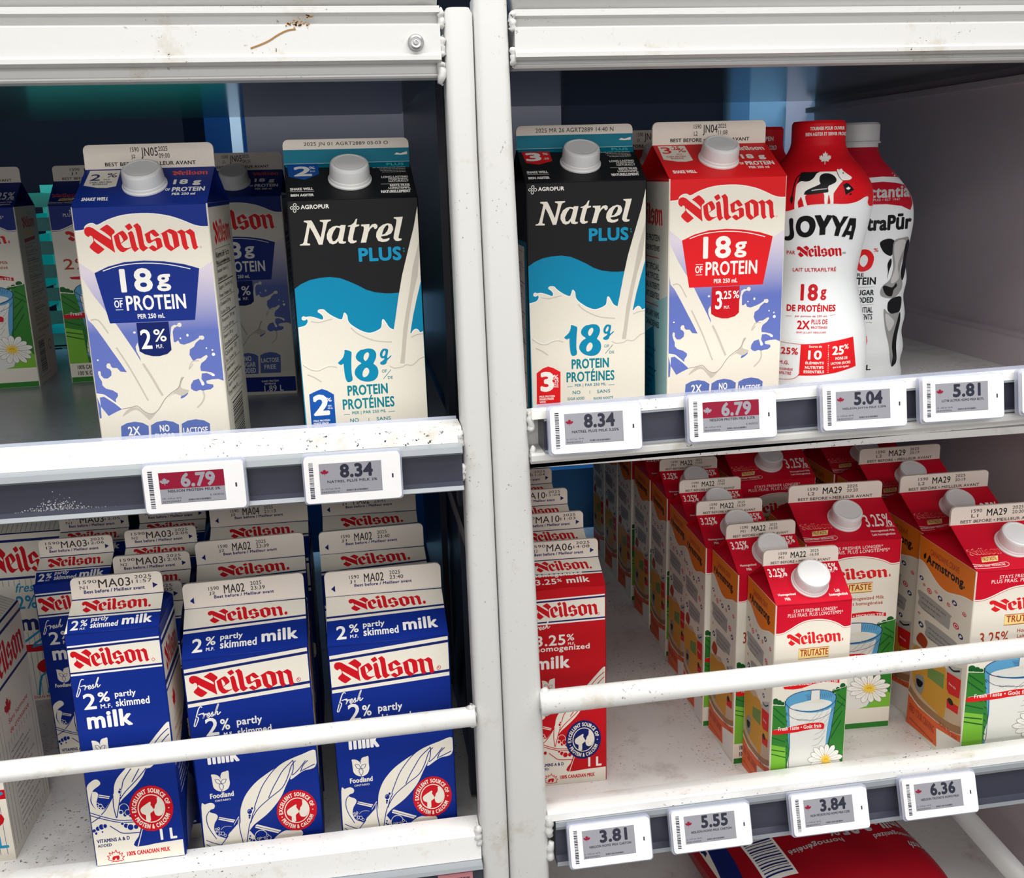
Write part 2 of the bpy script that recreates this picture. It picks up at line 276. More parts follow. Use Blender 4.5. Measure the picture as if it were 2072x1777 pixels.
# artwork traced in panel units (0..1000 across and up each panel): P polygon, Q smooth polygon, S/L stroke, C disc, T lettering, W word mark, B seal
ART = {
 'neilson':[[[3,711,6,800,27,863,55,871,82,830,124,709,173,579,229,429,230,512,211,584,178,688,141,783,178,867,205,924,221,908,248,813,269,730,271,676,263,631,246,594,241,531,243,311,252,21,247,16,221,95,173,231,119,387,82,495,80,432,97,346,130,246,163,132,140,66,108,-14,94,-8,65,75,38,178,33,223,43,287,62,345,75,413,73,493,67,563,51,591,39,547,30,546,13,600,4,661]],[[256,545,286,624,319,690,341,717,356,665,370,584,381,483,373,424,346,368,313,292,319,242,337,160,367,146,397,172,400,152,362,87,337,30,319,13,297,45,275,148,265,249,260,409],[303,606,319,560,332,459,337,389,312,312,307,442]],[[384,636,416,703,429,656,436,545,445,285,451,165,467,109,448,56,427,5,410,80,400,162,395,331,391,531]],[[364,853,389,910,409,943,418,906,431,815,429,789,410,748,393,710,381,762]],[[438,864,459,911,478,942,489,897,505,825,510,675,517,276,524,195,551,132,532,85,502,13,486,61,472,122,467,322,462,582,454,782]],[[530,573,562,639,607,722,622,711,643,618,661,546,656,517,629,477,616,492,586,610,579,547,580,407,589,366,637,450,661,437,672,395,676,275,679,155,643,80,602,6,586,28,551,132,586,211,599,196,626,106,627,202,622,342,610,353,572,279,553,275,540,353,537,472]],[[664,556,707,640,753,723,780,700,813,626,821,575,826,435,830,160,799,100,751,-3,729,39,702,142,694,253,687,473,681,563],[732,623,769,542,775,382,780,92,767,134,745,207,739,387]],[[816,616,861,696,890,620,937,704,958,653,975,585,978,415,987,135,1000,104,964,13,946,71,940,221,933,441,928,506,896,595,891,576,894,426,901,147,915,85,883,10,865,72,853,193,848,432,843,542]]],
 'natrel':[[[56,865,125,867,139,779,170,518,201,247,220,512,234,720,234,787,205,819,206,867,309,868,308,826,279,791,269,716,245,413,214,1,178,5,164,156,134,427,106,630,92,432,70,91,75,67,97,49,95,-8,0,0,3,38,28,58,39,114,61,397,86,757,75,796,53,818]],[[446,660,435,486,415,202,408,117,418,78,437,85,436,28,412,2,384,15,370,36,365,113,345,29,312,-5,281,46,259,202,261,354,284,523,323,623,357,648,390,629,401,666],[384,568,357,591,326,442,305,253,312,110,334,107,362,208,376,340,390,530]],[[560,868,546,664,575,660,574,612,557,595,535,569,515,324,504,134,513,95,540,101,538,44,507,4,482,7,460,82,460,197,476,405,490,594,465,601,468,631,496,654,524,723,546,854]],[[593,658,674,662,669,534,696,646,730,670,749,616,747,535,733,479,716,491,716,538,702,559,680,495,660,383,646,213,630,14,579,15,591,162,613,427,618,540,613,589,593,601]],[[897,526,897,431,875,300,836,238,777,206,779,159,797,109,825,115,858,149,855,73,825,19,786,9,747,57,730,203,735,355,763,523,802,623,847,669,883,633],[850,608,830,582,808,479,786,272,813,288,841,399,855,531]],[[911,872,998,880,986,706,958,328,944,139,953,109,976,106,972,44,942,21,914,37,897,125,903,258,930,637,936,769,928,812,911,830]]],
 'protein_front':[["P","K",[0,999,0,918,67,921,79,932,109,941,142,942,174,936,251,952,357,966,476,971,601,969,724,958,817,942,888,927,946,920,1000,919,1000,1000]],["S","white",7.3,[0,918,67,921,79,932,109,941,142,942,174,936,251,952,357,966,476,971,601,969,724,958,817,942,888,927,946,920,1000,919]],["P","violet",[0,808,1000,795,1000,223,0,242]],["P","cream",[0,808,105,770,899,769,999,796,996,909,0,909]],["P","cream",[105,768,899,771,884,733,812,746,519,776,219,764,117,741]],["P","milk",[255,409,207,412,184,426,150,427,136,434,123,441,103,438,105,428,126,423,137,414,132,399,102,389,72,390,53,401,53,416,38,419,32,409,39,394,54,379,54,364,78,352,129,344,164,332,163,322,142,310,141,298,92,318,57,330,0,336,0,323,20,286,0,132,1000,121,1000,361,960,369,906,368,863,364,865,354,880,352,914,349,916,340,891,331,860,330,829,327,806,331,778,326,756,329,737,337,740,352,764,368,807,373,820,357,829,348,845,351,843,359,827,372,835,392,873,393,913,383,932,379,935,386,912,394,867,399,829,402,828,417,839,430,876,442,895,454,887,460,871,457,839,448,808,447,779,438,754,463,762,483,795,492,813,506,846,518,868,516,882,525,868,531,845,531,840,524,807,515,767,507,720,501,691,505,679,518,658,511,644,513,644,532,644,550,659,564,682,569,705,567,718,574,704,582,689,580,683,573,661,575,637,568,629,550,605,492,394,497,371,497,364,516,346,501,349,483,370,460,374,447,337,483,219,586,150,637,74,692,0,762,0,641,11,605,47,585,103,540,165,487,215,445]],["S","white",3.8,[0,335,57,329,92,316,140,297,182,274]],["P","violetd",[21,320,55,322,132,294,181,272,124,261,71,249,20,286]],["Q","violetd",[649,305,669,318,712,322,690,310,658,302]],["Q","milkshade",[181,245,208,263,249,275,303,276,352,256,396,247,443,253,391,228,363,237,308,264,262,265]],["Q","milkshade",[667,380,650,354,615,332,548,307,605,321,664,312,721,330,663,342,672,364,690,381]],["S","milkdark",5.3,[182,273,250,277,297,282,325,273,360,257,412,249,465,264,524,302,582,325,640,343,665,368,690,381]],["S","milkshade",18.2,[387,438,437,392,480,347,511,316]],["S","milkshade",12.0,[198,501,272,433,333,369,393,300]],["S","milkshade",10.4,[29,603,89,602,151,553]],["S","milkshade",13.7,[829,327,835,304,811,282,769,264]],["S","milkshade",9.1,[774,429,738,408,768,437,822,439]],["C","white",350,553,10,4],["C","white",755,535,9,5],["C","white",698,525,6,3],["C","white",941,461,13,6],["C","white",936,477,7,3],["C","white",891,485,6,3],["C","white",44,458,7,3],["C","milk",122,437,16,8],["C","milk",703,574,16,8],["C","milk",866,524,17,8],["C","white",921,385,12,5],["C","white",834,353,12,6],["P","K",[105,770,211,791,340,805,489,808,637,803,784,791,900,774,827,590,173,589]],["S","white",6.7,[170,776,300,793,487,799,672,791,832,773]],["P","Kd",[373,587,620,588,620,484,585,470,522,463,469,464,411,472,372,484]],["T","white","18",290,697,244,85,0.13],["T","white","g",565,697,107,61,0.12],["T","white","OF",224,644,64,27,0.09],["L","white",4.4,[227,677,293,677]],["L","white",4.5,[230,637,287,637]],["T","white","PROTEIN",315,632,456,54,0.1],["T","white","PER 250 mL",390,602,208,17,0.11],["P","bdg",[156,208,205,219,268,223,329,217,372,204,358,113,141,115]],["P","bdg",[390,206,439,218,504,222,567,216,611,203,598,111,376,113]],["P","bdg",[633,206,682,217,748,221,813,215,856,202,845,111,620,113]],["T","white","2X",207,171,94,34,0.1],["T","white","MORE",187,145,139,19,0.1],["T","white","PROTEIN",174,122,154,19,0.1],["T","white","NO",457,179,76,27,0.1],["T","white","SUGAR",412,149,162,25,0.1],["T","white","ADDED",409,118,162,25,0.1],["T","white","LACTOSE",640,168,195,23,0.1],["T","white","FREE",667,133,128,23,0.1],["P","K",[0,98,1000,89,1000,12,0,24]],["T","white","MADE WITH",46,72,270,14,0.1],["T","white","CANADIAN MILK",40,46,394,23,0.1],["T","white","FRESH TASTE",35,27,270,13,0.1],["T","white","DAIRY PROTEIN",625,65,187,10,0.1],["T","white","BEVERAGE",653,51,125,10,0.1],["T","white","1.89 L",646,16,211,31,0.06],["W","logored","neilson",66,838,848,107],["S","logored",2.2,[930,852,935,849,929,845,924,849,930,852]]],
 'protein_2':[["T","white","2",392,491,84,72,0.08],["T","white","%",495,516,97,46,0.07],["T","white","M.F.",505,492,54,14,0.1]],
 'protein_3':[["T","white","3",406,500,60,72,0.08],["T","white",".25",464,539,84,32,0.08],["T","white","%",563,541,55,29,0.07],["T","white","M.F.",485,501,51,12,0.1]],
 'protein_roof':[["P","cream",[40,967,274,966,280,521,217,483,142,491,32,562]],["T","Kd","%",184,767,78,122,0.07],["T","Kd","M.F.",169,689,53,38,0.1],["T","Kd","DAIRY PROTEIN",71,617,165,46,0.09],["T","Kd","BEVERAGE",98,562,112,46,0.09],["T","white","SHAKE WELL",57,147,200,89,0.12],["W","roofred","neilson",679,777,281,142],["T","white","18 g",709,491,211,171,0.16],["T","white","OF",662,355,36,71,0.1],["T","white","PROTEIN",713,332,248,119,0.13],["T","white","PER 250 ml",721,235,175,65,0.13]],
 'protein_roof_2':[["T","Kd","2",62,688,78,176,0.08]],
 'protein_roof_3':[["T","red","3",53,733,81,200,0.1],["T","red",".25",141,840,81,112,0.1]],
 'natrel_front':[["P","black",[27,1000,0,735,0,690,52,706,122,719,197,725,278,727,359,721,425,708,491,693,557,675,625,664,708,658,763,657,820,658,906,668,1000,702,1000,999]],["P","teal",[0,690,52,706,122,719,197,725,278,727,359,721,425,708,491,693,557,675,625,664,708,658,763,657,820,658,906,668,1000,702,1000,102,0,133]],["P","milk",[3,549,55,554,77,563,84,572,77,580,60,576,43,577,39,584,52,589,68,586,102,587,142,582,195,573,207,579,202,589,183,598,168,603,175,610,212,610,234,600,266,588,306,577,342,570,357,574,370,592,379,593,393,583,397,565,419,550,464,534,505,523,559,515,609,519,653,529,665,539,671,559,682,562,698,551,724,531,758,522,772,520,884,507,897,502,913,513,935,520,956,517,973,506,997,510,1000,178,1000,0,6,21,9,181]],["S","white",4.8,[3,549,55,554,77,563,84,572,77,580,60,576,43,577,39,584,52,589,68,586,102,587,142,582,195,573,207,579,202,589,183,598,168,603,175,610,212,610,234,600,266,588,306,577,342,570,357,574,370,592,379,593,393,583,397,565,419,550,464,534,505,523,559,515,609,519,653,529,665,539,671,559,682,562,698,551,724,531,758,522,772,520,884,507,897,502,913,513,935,520,956,517,973,506,997,510]],["P","milk",[1000,802,998,696,957,631,921,569,892,507,866,434,850,392,796,388,738,390,721,394,732,441,752,507,778,563,810,638,849,718,894,788,964,894,1000,966,1000,969]],["P","milkshade",[999,843,938,748,906,668,866,587,836,522,813,438,796,395,832,392,860,488,892,570,932,651,975,715,1000,811]],["S","milkshade",8.3,[16,410,71,392,132,385,190,395,232,399,286,393]],["S","milkshade",10.9,[47,373,100,361,152,343]],["S","milkshade",9.7,[417,538,462,517,529,499,597,486,666,480,737,477]],["S","milkshade",8.6,[709,387,744,378,809,380,846,388,896,385,957,407,997,413]],["S","milkshade",8.5,[896,490,947,499,997,501]],["S","milkshade",8.2,[106,569,166,564,222,569,278,574]],["S","white",4.8,[27,413,79,395,133,390,190,400,247,404]],["Q","teal",[357,458,402,451,409,443,403,416,399,372,404,349,396,339,364,336,349,347,342,367,339,394,338,406,320,402,300,407,297,412,335,428,352,447]],["Q","teal",[504,455,543,458,585,453,605,439,602,421,584,404,580,399,606,387,615,366,600,346,562,334,502,334,454,344,425,362,428,380,455,396,481,404,452,415,440,428,453,443,483,454],[534,444,547,439,544,427,525,414,511,413,502,422,511,436],[517,386,538,380,539,367,519,354,494,351,485,360,493,375]],["Q","teal",[662,453,694,452,704,445,693,418,723,427,724,422,691,408,683,398,660,393,636,396,635,403,656,409,671,417,650,418,636,426,639,440],[672,446,682,442,673,429,658,426,656,434]],["T","teald","OF",643,363,41,12,0.1],["L","teald",5.0,[651,339,718,373]],["T","teald","DE",688,338,41,11,0.1],["T","teald","PROTEIN",355,283,328,40,0.13],["T","teald","PROTÉINES",309,231,422,51,0.1],["L","teald",4.2,[315,213,362,213]],["T","teald","PER | PAR 250 ML",381,208,276,15,0.1],["L","teald",4.3,[676,212,731,213]],["T","teald","NO",361,181,69,15,0.1],["L","teald",4.3,[513,194,513,180]],["T","teald","SANS",576,181,117,14,0.1],["T","teald","SUGAR ADDED",316,158,150,12,0.1],["T","teald","SUCRE AJOUTÉ",545,153,173,15,0.1],["T","teald","2 L",784,100,133,28,0.1],["T","tealb","PLUS",516,776,338,50,0.16],["C","teald",875,818,6,3],["C","teald",876,808,7,3],["W","cream","natrel",67,843,816,100],["T","white","AGROPUR",96,969,217,15,0.14],["S","white",4.9,[51,978,64,985,54,990,41,985,51,978]],["S","white",4.9,[57,975,72,969,84,974,74,980,57,975]],["S","white",4.8,[50,972,37,965,47,959,59,964,50,972]],["S","white",4.8,[44,975,29,980,17,975,27,970,44,975]]],
 'natrel_2':[["P","natblue",[47,299,104,310,151,317,194,309,244,293,244,138,47,141]],["T","white","2",73,216,129,80,0.17],["T","white","%",176,267,47,15,0.1],["T","white","M.F.",190,248,32,6,0.12],["T","white","M.G.",188,239,41,6,0.12],["T","white","MILK PROTEIN",66,193,132,7,0.12],["T","white","SHAKE MADE",65,182,121,8,0.12],["T","white","WITH",66,171,54,8,0.12]],
 'natrel_3':[["P","red",[50,274,104,292,150,299,195,292,258,275,253,121,45,123]],["T","white","3",81,198,118,80,0.18],["T","white","%",190,245,49,19,0.1],["T","white",".25",197,233,43,11,0.12],["T","white","M.F.",199,222,41,8,0.12],["T","white","M.G.",198,213,42,8,0.12],["T","white","MILK PROTEIN",70,175,135,8,0.12],["T","white","SHAKE MADE",70,164,125,9,0.12],["T","white","WITH",71,153,52,8,0.12]],
 'natrel_roof':[["P","teals",[0,1000,1000,1000,991,825,10,905]],["T","white","SHAKE WELL",33,266,176,68,0.13],["L","white",3.6,[33,238,214,230]],["T","white","BIEN AGITER",34,101,174,67,0.13],["T","tealp","PLUS",810,892,141,75,0.13],["T","white","with milk proteins and milk ingredients",691,822,267,27,0.08],["T","white","with milk proteins and milk ingredients",744,776,212,27,0.08],["T","white","with milk proteins and milk ingredients",750,732,204,27,0.08],["T","white","with milk proteins and milk ingredients",763,690,189,27,0.08],["T","white","LONG-LASTING",750,534,210,59,0.13],["T","white","FRESHNESS,",802,474,156,48,0.13],["T","white","NATURALLY",800,418,159,50,0.13],["L","white",3.6,[736,370,958,366]],["T","white","RESTE FRAIS",804,297,156,62,0.13],["T","white","LONGTEMPS,",788,221,172,62,0.13],["T","white","NATURELLEMENT",726,126,231,76,0.13]],
 'natrel_roof_2':[["P","natblue",[21,1000,265,989,265,699,150,547,28,645]],["T","white","2",70,648,140,277,0.16],["T","white","%",192,842,47,73,0.1],["T","white","M.F.",199,758,41,39,0.1]],
 'natrel_roof_3':[["P","red",[34,913,270,909,273,619,151,517,50,576]],["T","white","3",57,625,132,253,0.18],["T","white","%",207,801,47,67,0.1],["T","white",".25",204,668,45,51,0.12]],
 'milk2_front':[["P","K",[0,1000,1000,1000,1000,0,0,0]],["P","cream",[0,959,1000,996,1000,977,0,941]],["P","Kl",[0,944,1000,980,1000,967,0,932]],["P","cream",[0,933,1000,968,1000,844,0,815]],["P","Kl",[0,819,1000,848,1000,836,0,807]],["P","cream",[0,807,1000,836,1000,819,0,792]],["W","red2","neilson",30,834,849,109],["S","red2",4.6,[913,869,928,860,910,849,894,858,913,869]],["T","red2","R",903,855,15,9,0.1],["S","white",8.6,[111,787,96,791,79,780,58,751,37,720,31,709,42,708,56,721,71,739,65,747,49,742]],["S","white",8.6,[74,756,94,759,110,761]],["S","white",8.8,[108,755,117,762,119,753,109,738,123,751,135,757,142,754]],["S","white",8.6,[141,744,161,752,163,759,151,757,142,746,151,740,172,748]],["S","white",8.8,[172,748,190,763,188,753,193,747,182,743,174,745]],["S","white",8.8,[193,747,212,756,239,787,244,794,237,791,215,764,204,746]],["S","white",8.8,[208,751,221,761,230,761,225,750,235,749,255,759]],["T","white","2",119,657,106,80,0.07],["T","white","%",240,675,77,50,0.09],["T","white","partly",374,678,208,43,0.09],["T","white","M.F.",260,647,75,17,0.1],["T","white","skimmed",371,641,281,34,0.09],["T","white","milk",104,527,261,89,0.13],["Q","cream",[11,338,42,348,82,353,110,348,121,336,110,324,85,321,71,313,87,306,120,298,135,286,125,272,102,253,94,228,107,206,144,189,181,177,197,185,250,228,297,265,306,271,310,265,317,235,323,281,336,315,374,359,431,396,497,426,588,455,668,477,748,498,881,519,998,530,987,455,879,441,770,409,785,438,725,383,681,339,623,301,550,265,474,238,431,223,397,205,380,192,390,194,449,151,533,132,575,138,615,156,680,172,742,168,810,165,832,152,821,137,767,129,711,106,651,60,579,0,721,0,0,0,0,114]],["S","K",7.7,[723,497,641,467,568,425,515,385,464,327,445,302,449,296,424,271,410,248,384,215,349,132]],["S","K",7.8,[805,498,716,459,658,416,611,378,570,337]],["S","K",7.8,[825,494,786,473,746,422,692,376,594,341,485,299,428,262,402,234]],["S","K",7.5,[307,265,306,206,324,134]],["S","K",7.2,[69,313,46,295,42,261,62,224,105,180]],["S","K",7.7,[805,495,799,457,784,429,839,449,908,489]],["S","K",7.8,[858,439,883,467,928,488]],["S","K",7.8,[869,444,983,467]],["S","K",7.2,[19,181,70,165,155,144,232,129]],["S","K",7.2,[15,161,65,142,117,129]],["S","K",7.3,[203,187,135,146]],["P","K",[292,237,302,264,250,225,197,185,215,198]],["Q","K",[129,266,140,251,262,239,199,191,177,181,115,197,96,225,103,250]],["P","cream",[146,282,276,258,270,253,143,278]],["P","cream",[140,275,265,252,260,246,138,270]],["P","cream",[451,222,649,177,638,171,437,216]],["P","cream",[437,213,632,170,621,165,433,207]],["C","K",402,287,20,12],["C","K",424,300,10,6],["C","K",398,268,10,6],["C","K",395,258,8,4],["S","cream",2.5,[389,288,395,292,405,293]],["C","cream",476,161,56,32],["C","K",476,161,51,29],["C","cream",386,171,12,6],["C","K",386,171,8,4],["C","cream",379,159,11,7],["C","K",379,159,8,5],["C","cream",393,151,13,8],["C","K",393,151,10,6],["C","cream",412,146,16,9],["C","K",412,146,12,7],["C","cream",431,137,15,9],["C","K",431,137,11,7],["C","cream",400,137,16,9],["C","K",400,137,12,7],["C","cream",483,142,27,16],["C","K",483,142,23,14],["C","cream",541,150,20,11],["C","K",541,150,16,9],["C","cream",530,163,12,6],["C","K",530,163,8,4],["C","cream",513,134,10,6],["C","K",513,134,7,4],["C","cream",548,133,10,5],["C","K",548,133,7,3],["C","cream",449,154,10,5],["C","K",449,154,6,3],["C","cream",470,155,9,5],["C","K",470,155,5,3],["C","cream",506,154,8,5],["C","K",506,154,5,3],["C","cream",109,227,9,5],["C","K",109,227,6,3],["C","cream",131,228,10,6],["C","K",131,228,6,4],["C","cream",124,217,10,6],["C","K",124,217,7,4],["C","cream",142,205,13,8],["C","K",142,205,9,6],["C","cream",161,202,15,9],["C","K",161,202,12,7],["C","cream",179,192,11,7],["C","K",179,192,8,5],["C","cream",131,200,7,5],["C","K",131,200,4,3],["C","cream",109,215,7,4],["C","K",109,215,3,2],["S","cream",2.9,[150,221,171,231,206,233,240,229]],["C","red2",798,261,172,97],["B","cream",798,261,172,97],["Q","cream",[121,481,159,478,186,466,192,457,193,471,209,484,239,488,263,488,263,458,264,430,249,410,223,401,193,398,155,405,129,421,124,444,122,467]],["S","K",4.9,[145,457,174,455,189,443,195,437,180,434,157,441,145,457]],["S","K",4.8,[238,453,213,453,197,445,193,437,210,434,228,439,238,453]],["S","K",4.8,[193,437,176,427,181,412,192,404,206,413,210,424,195,435]],["S","K",4.9,[192,458,192,471,201,479]],["S","K",4.9,[192,406,191,397]],["T","cream","Foodland",91,370,196,24,0.12],["T","cream","ONTARIO",127,353,130,9,0.08]],
 'milk2_roof':[["P","Kl",[0,1000,1000,983,1000,960,0,991]],["P","Kl",[0,588,1000,637,1000,601,0,548]],["P","K",[0,497,1000,554,1000,0,0,0]],["W","red2","neilson",189,657,629,293],["C","red2",836,705,13,34],["T","white","2",76,115,82,265,0.1],["T","white","%",183,227,79,166,0.1],["T","white","M.F.",188,123,67,63,0.1],["T","white","partly",299,278,181,141,0.1],["T","white","skimmed",299,137,293,154,0.1],["T","white","milk",631,176,294,234,0.14]],
 'milk1_front':[["P","K",[0,0,1000,0,1000,1000,0,1000]],["P","white",[0,952,1000,959,1000,952,0,945]],["P","Kl",[0,944,1000,952,1000,944,0,937]],["P","cream",[0,936,1000,943,1000,848,0,843]],["P","Kl",[0,843,1000,848,1000,841,0,836]],["P","white",[0,836,1000,840,1000,833,0,828]],["W","red2","neilson",20,858,851,82],["S","red2",5.6,[912,872,928,864,909,858,893,866,912,872]]],
 'milk1_2':[["S","white",9.6,[130,809,113,812,91,803,65,778,38,752,30,743,43,741,61,752,80,767,73,775,53,771]],["S","white",9.6,[85,782,109,784,128,786]],["S","white",9.6,[126,781,137,787,139,779,126,766,144,777,159,782,168,780]],["S","white",9.6,[165,771,190,778,192,784,178,783,167,773,178,768,203,774]],["S","white",9.7,[203,774,226,787,223,778,229,774,216,770,205,772]],["S","white",9.7,[229,774,252,781,287,807,292,813,284,811,256,788,242,772]],["S","white",9.7,[247,777,263,785,274,785,267,775,280,774,304,783]],["T","white","2",94,683,139,67,0.1],["T","white","%",257,709,127,42,0.12],["T","white","M.F.",274,682,126,18,0.1],["T","white","partly",443,716,231,33,0.1],["T","white","skimmed",442,683,373,32,0.1],["T","white","milk",105,600,496,73,0.15]],
 'milk1_low':[["Q","cream",[125,550,172,547,204,537,211,529,213,541,233,552,270,556,299,556,298,530,298,505,280,489,247,480,210,478,164,484,132,498,127,518,126,538]],["S","K",5.9,[154,529,189,527,207,517,215,512,196,509,168,515,154,529]],["S","K",5.9,[267,525,237,525,217,519,212,512,232,509,254,513,267,525]],["S","K",5.9,[212,512,191,503,196,490,209,483,226,491,232,501,214,510]],["S","K",5.9,[211,530,212,541,223,548]],["S","K",5.9,[209,485,208,477]],["T","cream","Foodland",77,454,225,20,0.12],["Q","cream",[0,350,68,378,124,382,155,369,147,357,87,343,58,332,97,328,116,315,89,287,83,266,128,249,169,249,240,283,278,306,292,318,306,347,351,378,453,415,588,459,756,513,870,557,1000,596,1000,514,770,417,685,404,635,373,553,339,452,306,372,281,336,261,368,230,441,200,573,155,521,119,464,65,1000,74,1000,0,1000,0,0,0,0,194,3,270]],["P","K",[508,72,580,141,676,149,1000,137,1000,73,575,68]],["P","cream",[465,67,550,147,566,146,491,67]],["L","K",16.3,[471,68,550,147]],["L","K",26.8,[518,69,585,141]],["Q","K",[53,330,22,298,34,273,78,249,69,254,41,276,34,298]],["S","K",11.1,[513,412,418,367,388,335,356,294,288,204]],["S","K",11.1,[604,408,506,354]],["S","K",11.1,[686,408,559,360,424,316,353,286]],["S","K",11.1,[278,306,268,256,283,204]],["S","K",11.0,[277,302,190,252,121,226]],["S","K",11.0,[0,241,139,216,305,193,478,186]],["S","K",11.0,[0,228,116,209,303,184,476,177]],["S","K",11.0,[0,196,109,218]],["S","K",11.1,[197,173,272,149,339,133,534,127]],["S","K",11.1,[748,484,886,540,986,569]],["S","K",11.1,[783,462,900,515,985,544]],["P","cream",[124,316,242,303,235,299,120,312]],["P","cream",[118,308,234,296,228,292,115,304]],["C","cream",95,274,18,7],["C","K",95,274,12,5],["C","cream",123,264,26,11],["C","K",123,264,20,8],["C","cream",145,254,18,8],["C","K",145,254,12,5],["C","cream",110,256,14,6],["C","K",110,256,8,3],["C","cream",366,327,18,8],["C","K",366,327,12,5],["C","cream",355,317,21,9],["C","K",355,317,15,7],["C","cream",360,302,15,6],["C","K",360,302,8,4],["C","cream",381,242,55,22],["C","K",381,242,49,20],["C","cream",341,227,26,11],["C","K",341,227,20,8],["C","cream",384,214,26,11],["C","K",384,214,20,8],["C","cream",417,223,34,14],["C","K",417,223,28,12],["C","cream",341,176,23,9],["C","K",341,176,17,6],["C","cream",379,165,31,13],["C","K",379,165,25,10],["C","cream",428,156,39,16],["C","K",428,156,33,13],["C","cream",490,155,31,12],["C","K",490,155,25,10],["C","cream",19,159,26,11],["C","K",19,159,20,8],["C","cream",62,167,30,13],["C","K",62,167,24,10],["C","cream",105,173,34,15],["C","K",105,173,28,12],["C","cream",146,175,27,11],["C","K",146,175,21,9],["C","cream",36,147,20,9],["C","K",36,147,14,6],["C","cream",108,150,16,6],["C","K",108,150,10,4],["C","B2",687,228,249,102],["B","cream",687,228,249,102],["T","white","1 L",750,82,190,50,0.16],["T","Kl","VITAMINS A & D",30,101,373,17,0.14],["T","Kl","ADDED",32,82,159,13,0.14],["T","red2","100% CANADIAN MILK",348,28,495,20,0.13],["S","red2",9.2,[228,63,242,48,267,53,261,41,301,46,284,33,317,29,288,21,302,14,213,11,129,23,146,29,123,40,158,40,148,54,184,45,185,57,206,50,228,63]],["Q","red2",[176,20,185,33,217,36,258,35,253,18,227,18,220,27,201,18]],["S","red2",6.1,[157,9,210,13,282,10]]],
 'milk1_roof':[["P","Kl",[0,1000,1000,1000,1000,974,0,965]],["P","Kl",[0,519,1000,505,1000,469,0,484]],["P","K",[0,438,1000,422,1000,0,28,0]],["W","red2","neilson",113,587,736,381],["C","red2",867,628,14,36]],
 'milk1_roof_2':[["T","white","2",49,98,83,275,0.11],["T","white","%",146,189,76,187,0.1],["T","white","M.F.",152,94,58,61,0.1],["T","white","partly",255,272,184,166,0.1],["T","white","skimmed",259,118,293,163,0.1],["T","white","milk",593,138,323,262,0.15]],
 'milk1_3':[["S","white",9.5,[57,842,38,845,17,836,0,813,0,789,0,780,0,779,0,789,14,803,5,810,0,806]],["S","white",9.6,[15,817,40,819,60,821]],["S","white",9.5,[60,816,70,822,74,815,63,803,79,813,94,818,104,816]],["S","white",9.6,[103,808,129,814,129,820,114,819,106,810,118,805,143,811]],["S","white",9.6,[143,811,164,823,164,815,171,811,158,807,146,809]],["S","white",9.6,[171,811,194,818,223,842,227,847,219,845,196,825,185,810]],["S","white",9.6,[189,814,204,822,216,822,211,813,225,812,248,821]],["T","white","3.25",50,722,404,53,0.1],["T","white","%",472,741,103,33,0.1],["T","white","M.F.",490,720,95,13,0.1],["T","white","homogenized",43,686,744,35,0.09],["T","white","milk",42,606,468,63,0.15]],
 'milk1_roof_3':[["T","white","homogenized",76,372,653,174,0.08],["T","white","3.25",92,155,274,185,0.1],["T","white","%",376,220,66,106,0.1],["T","white","milk",501,158,306,197,0.13]],
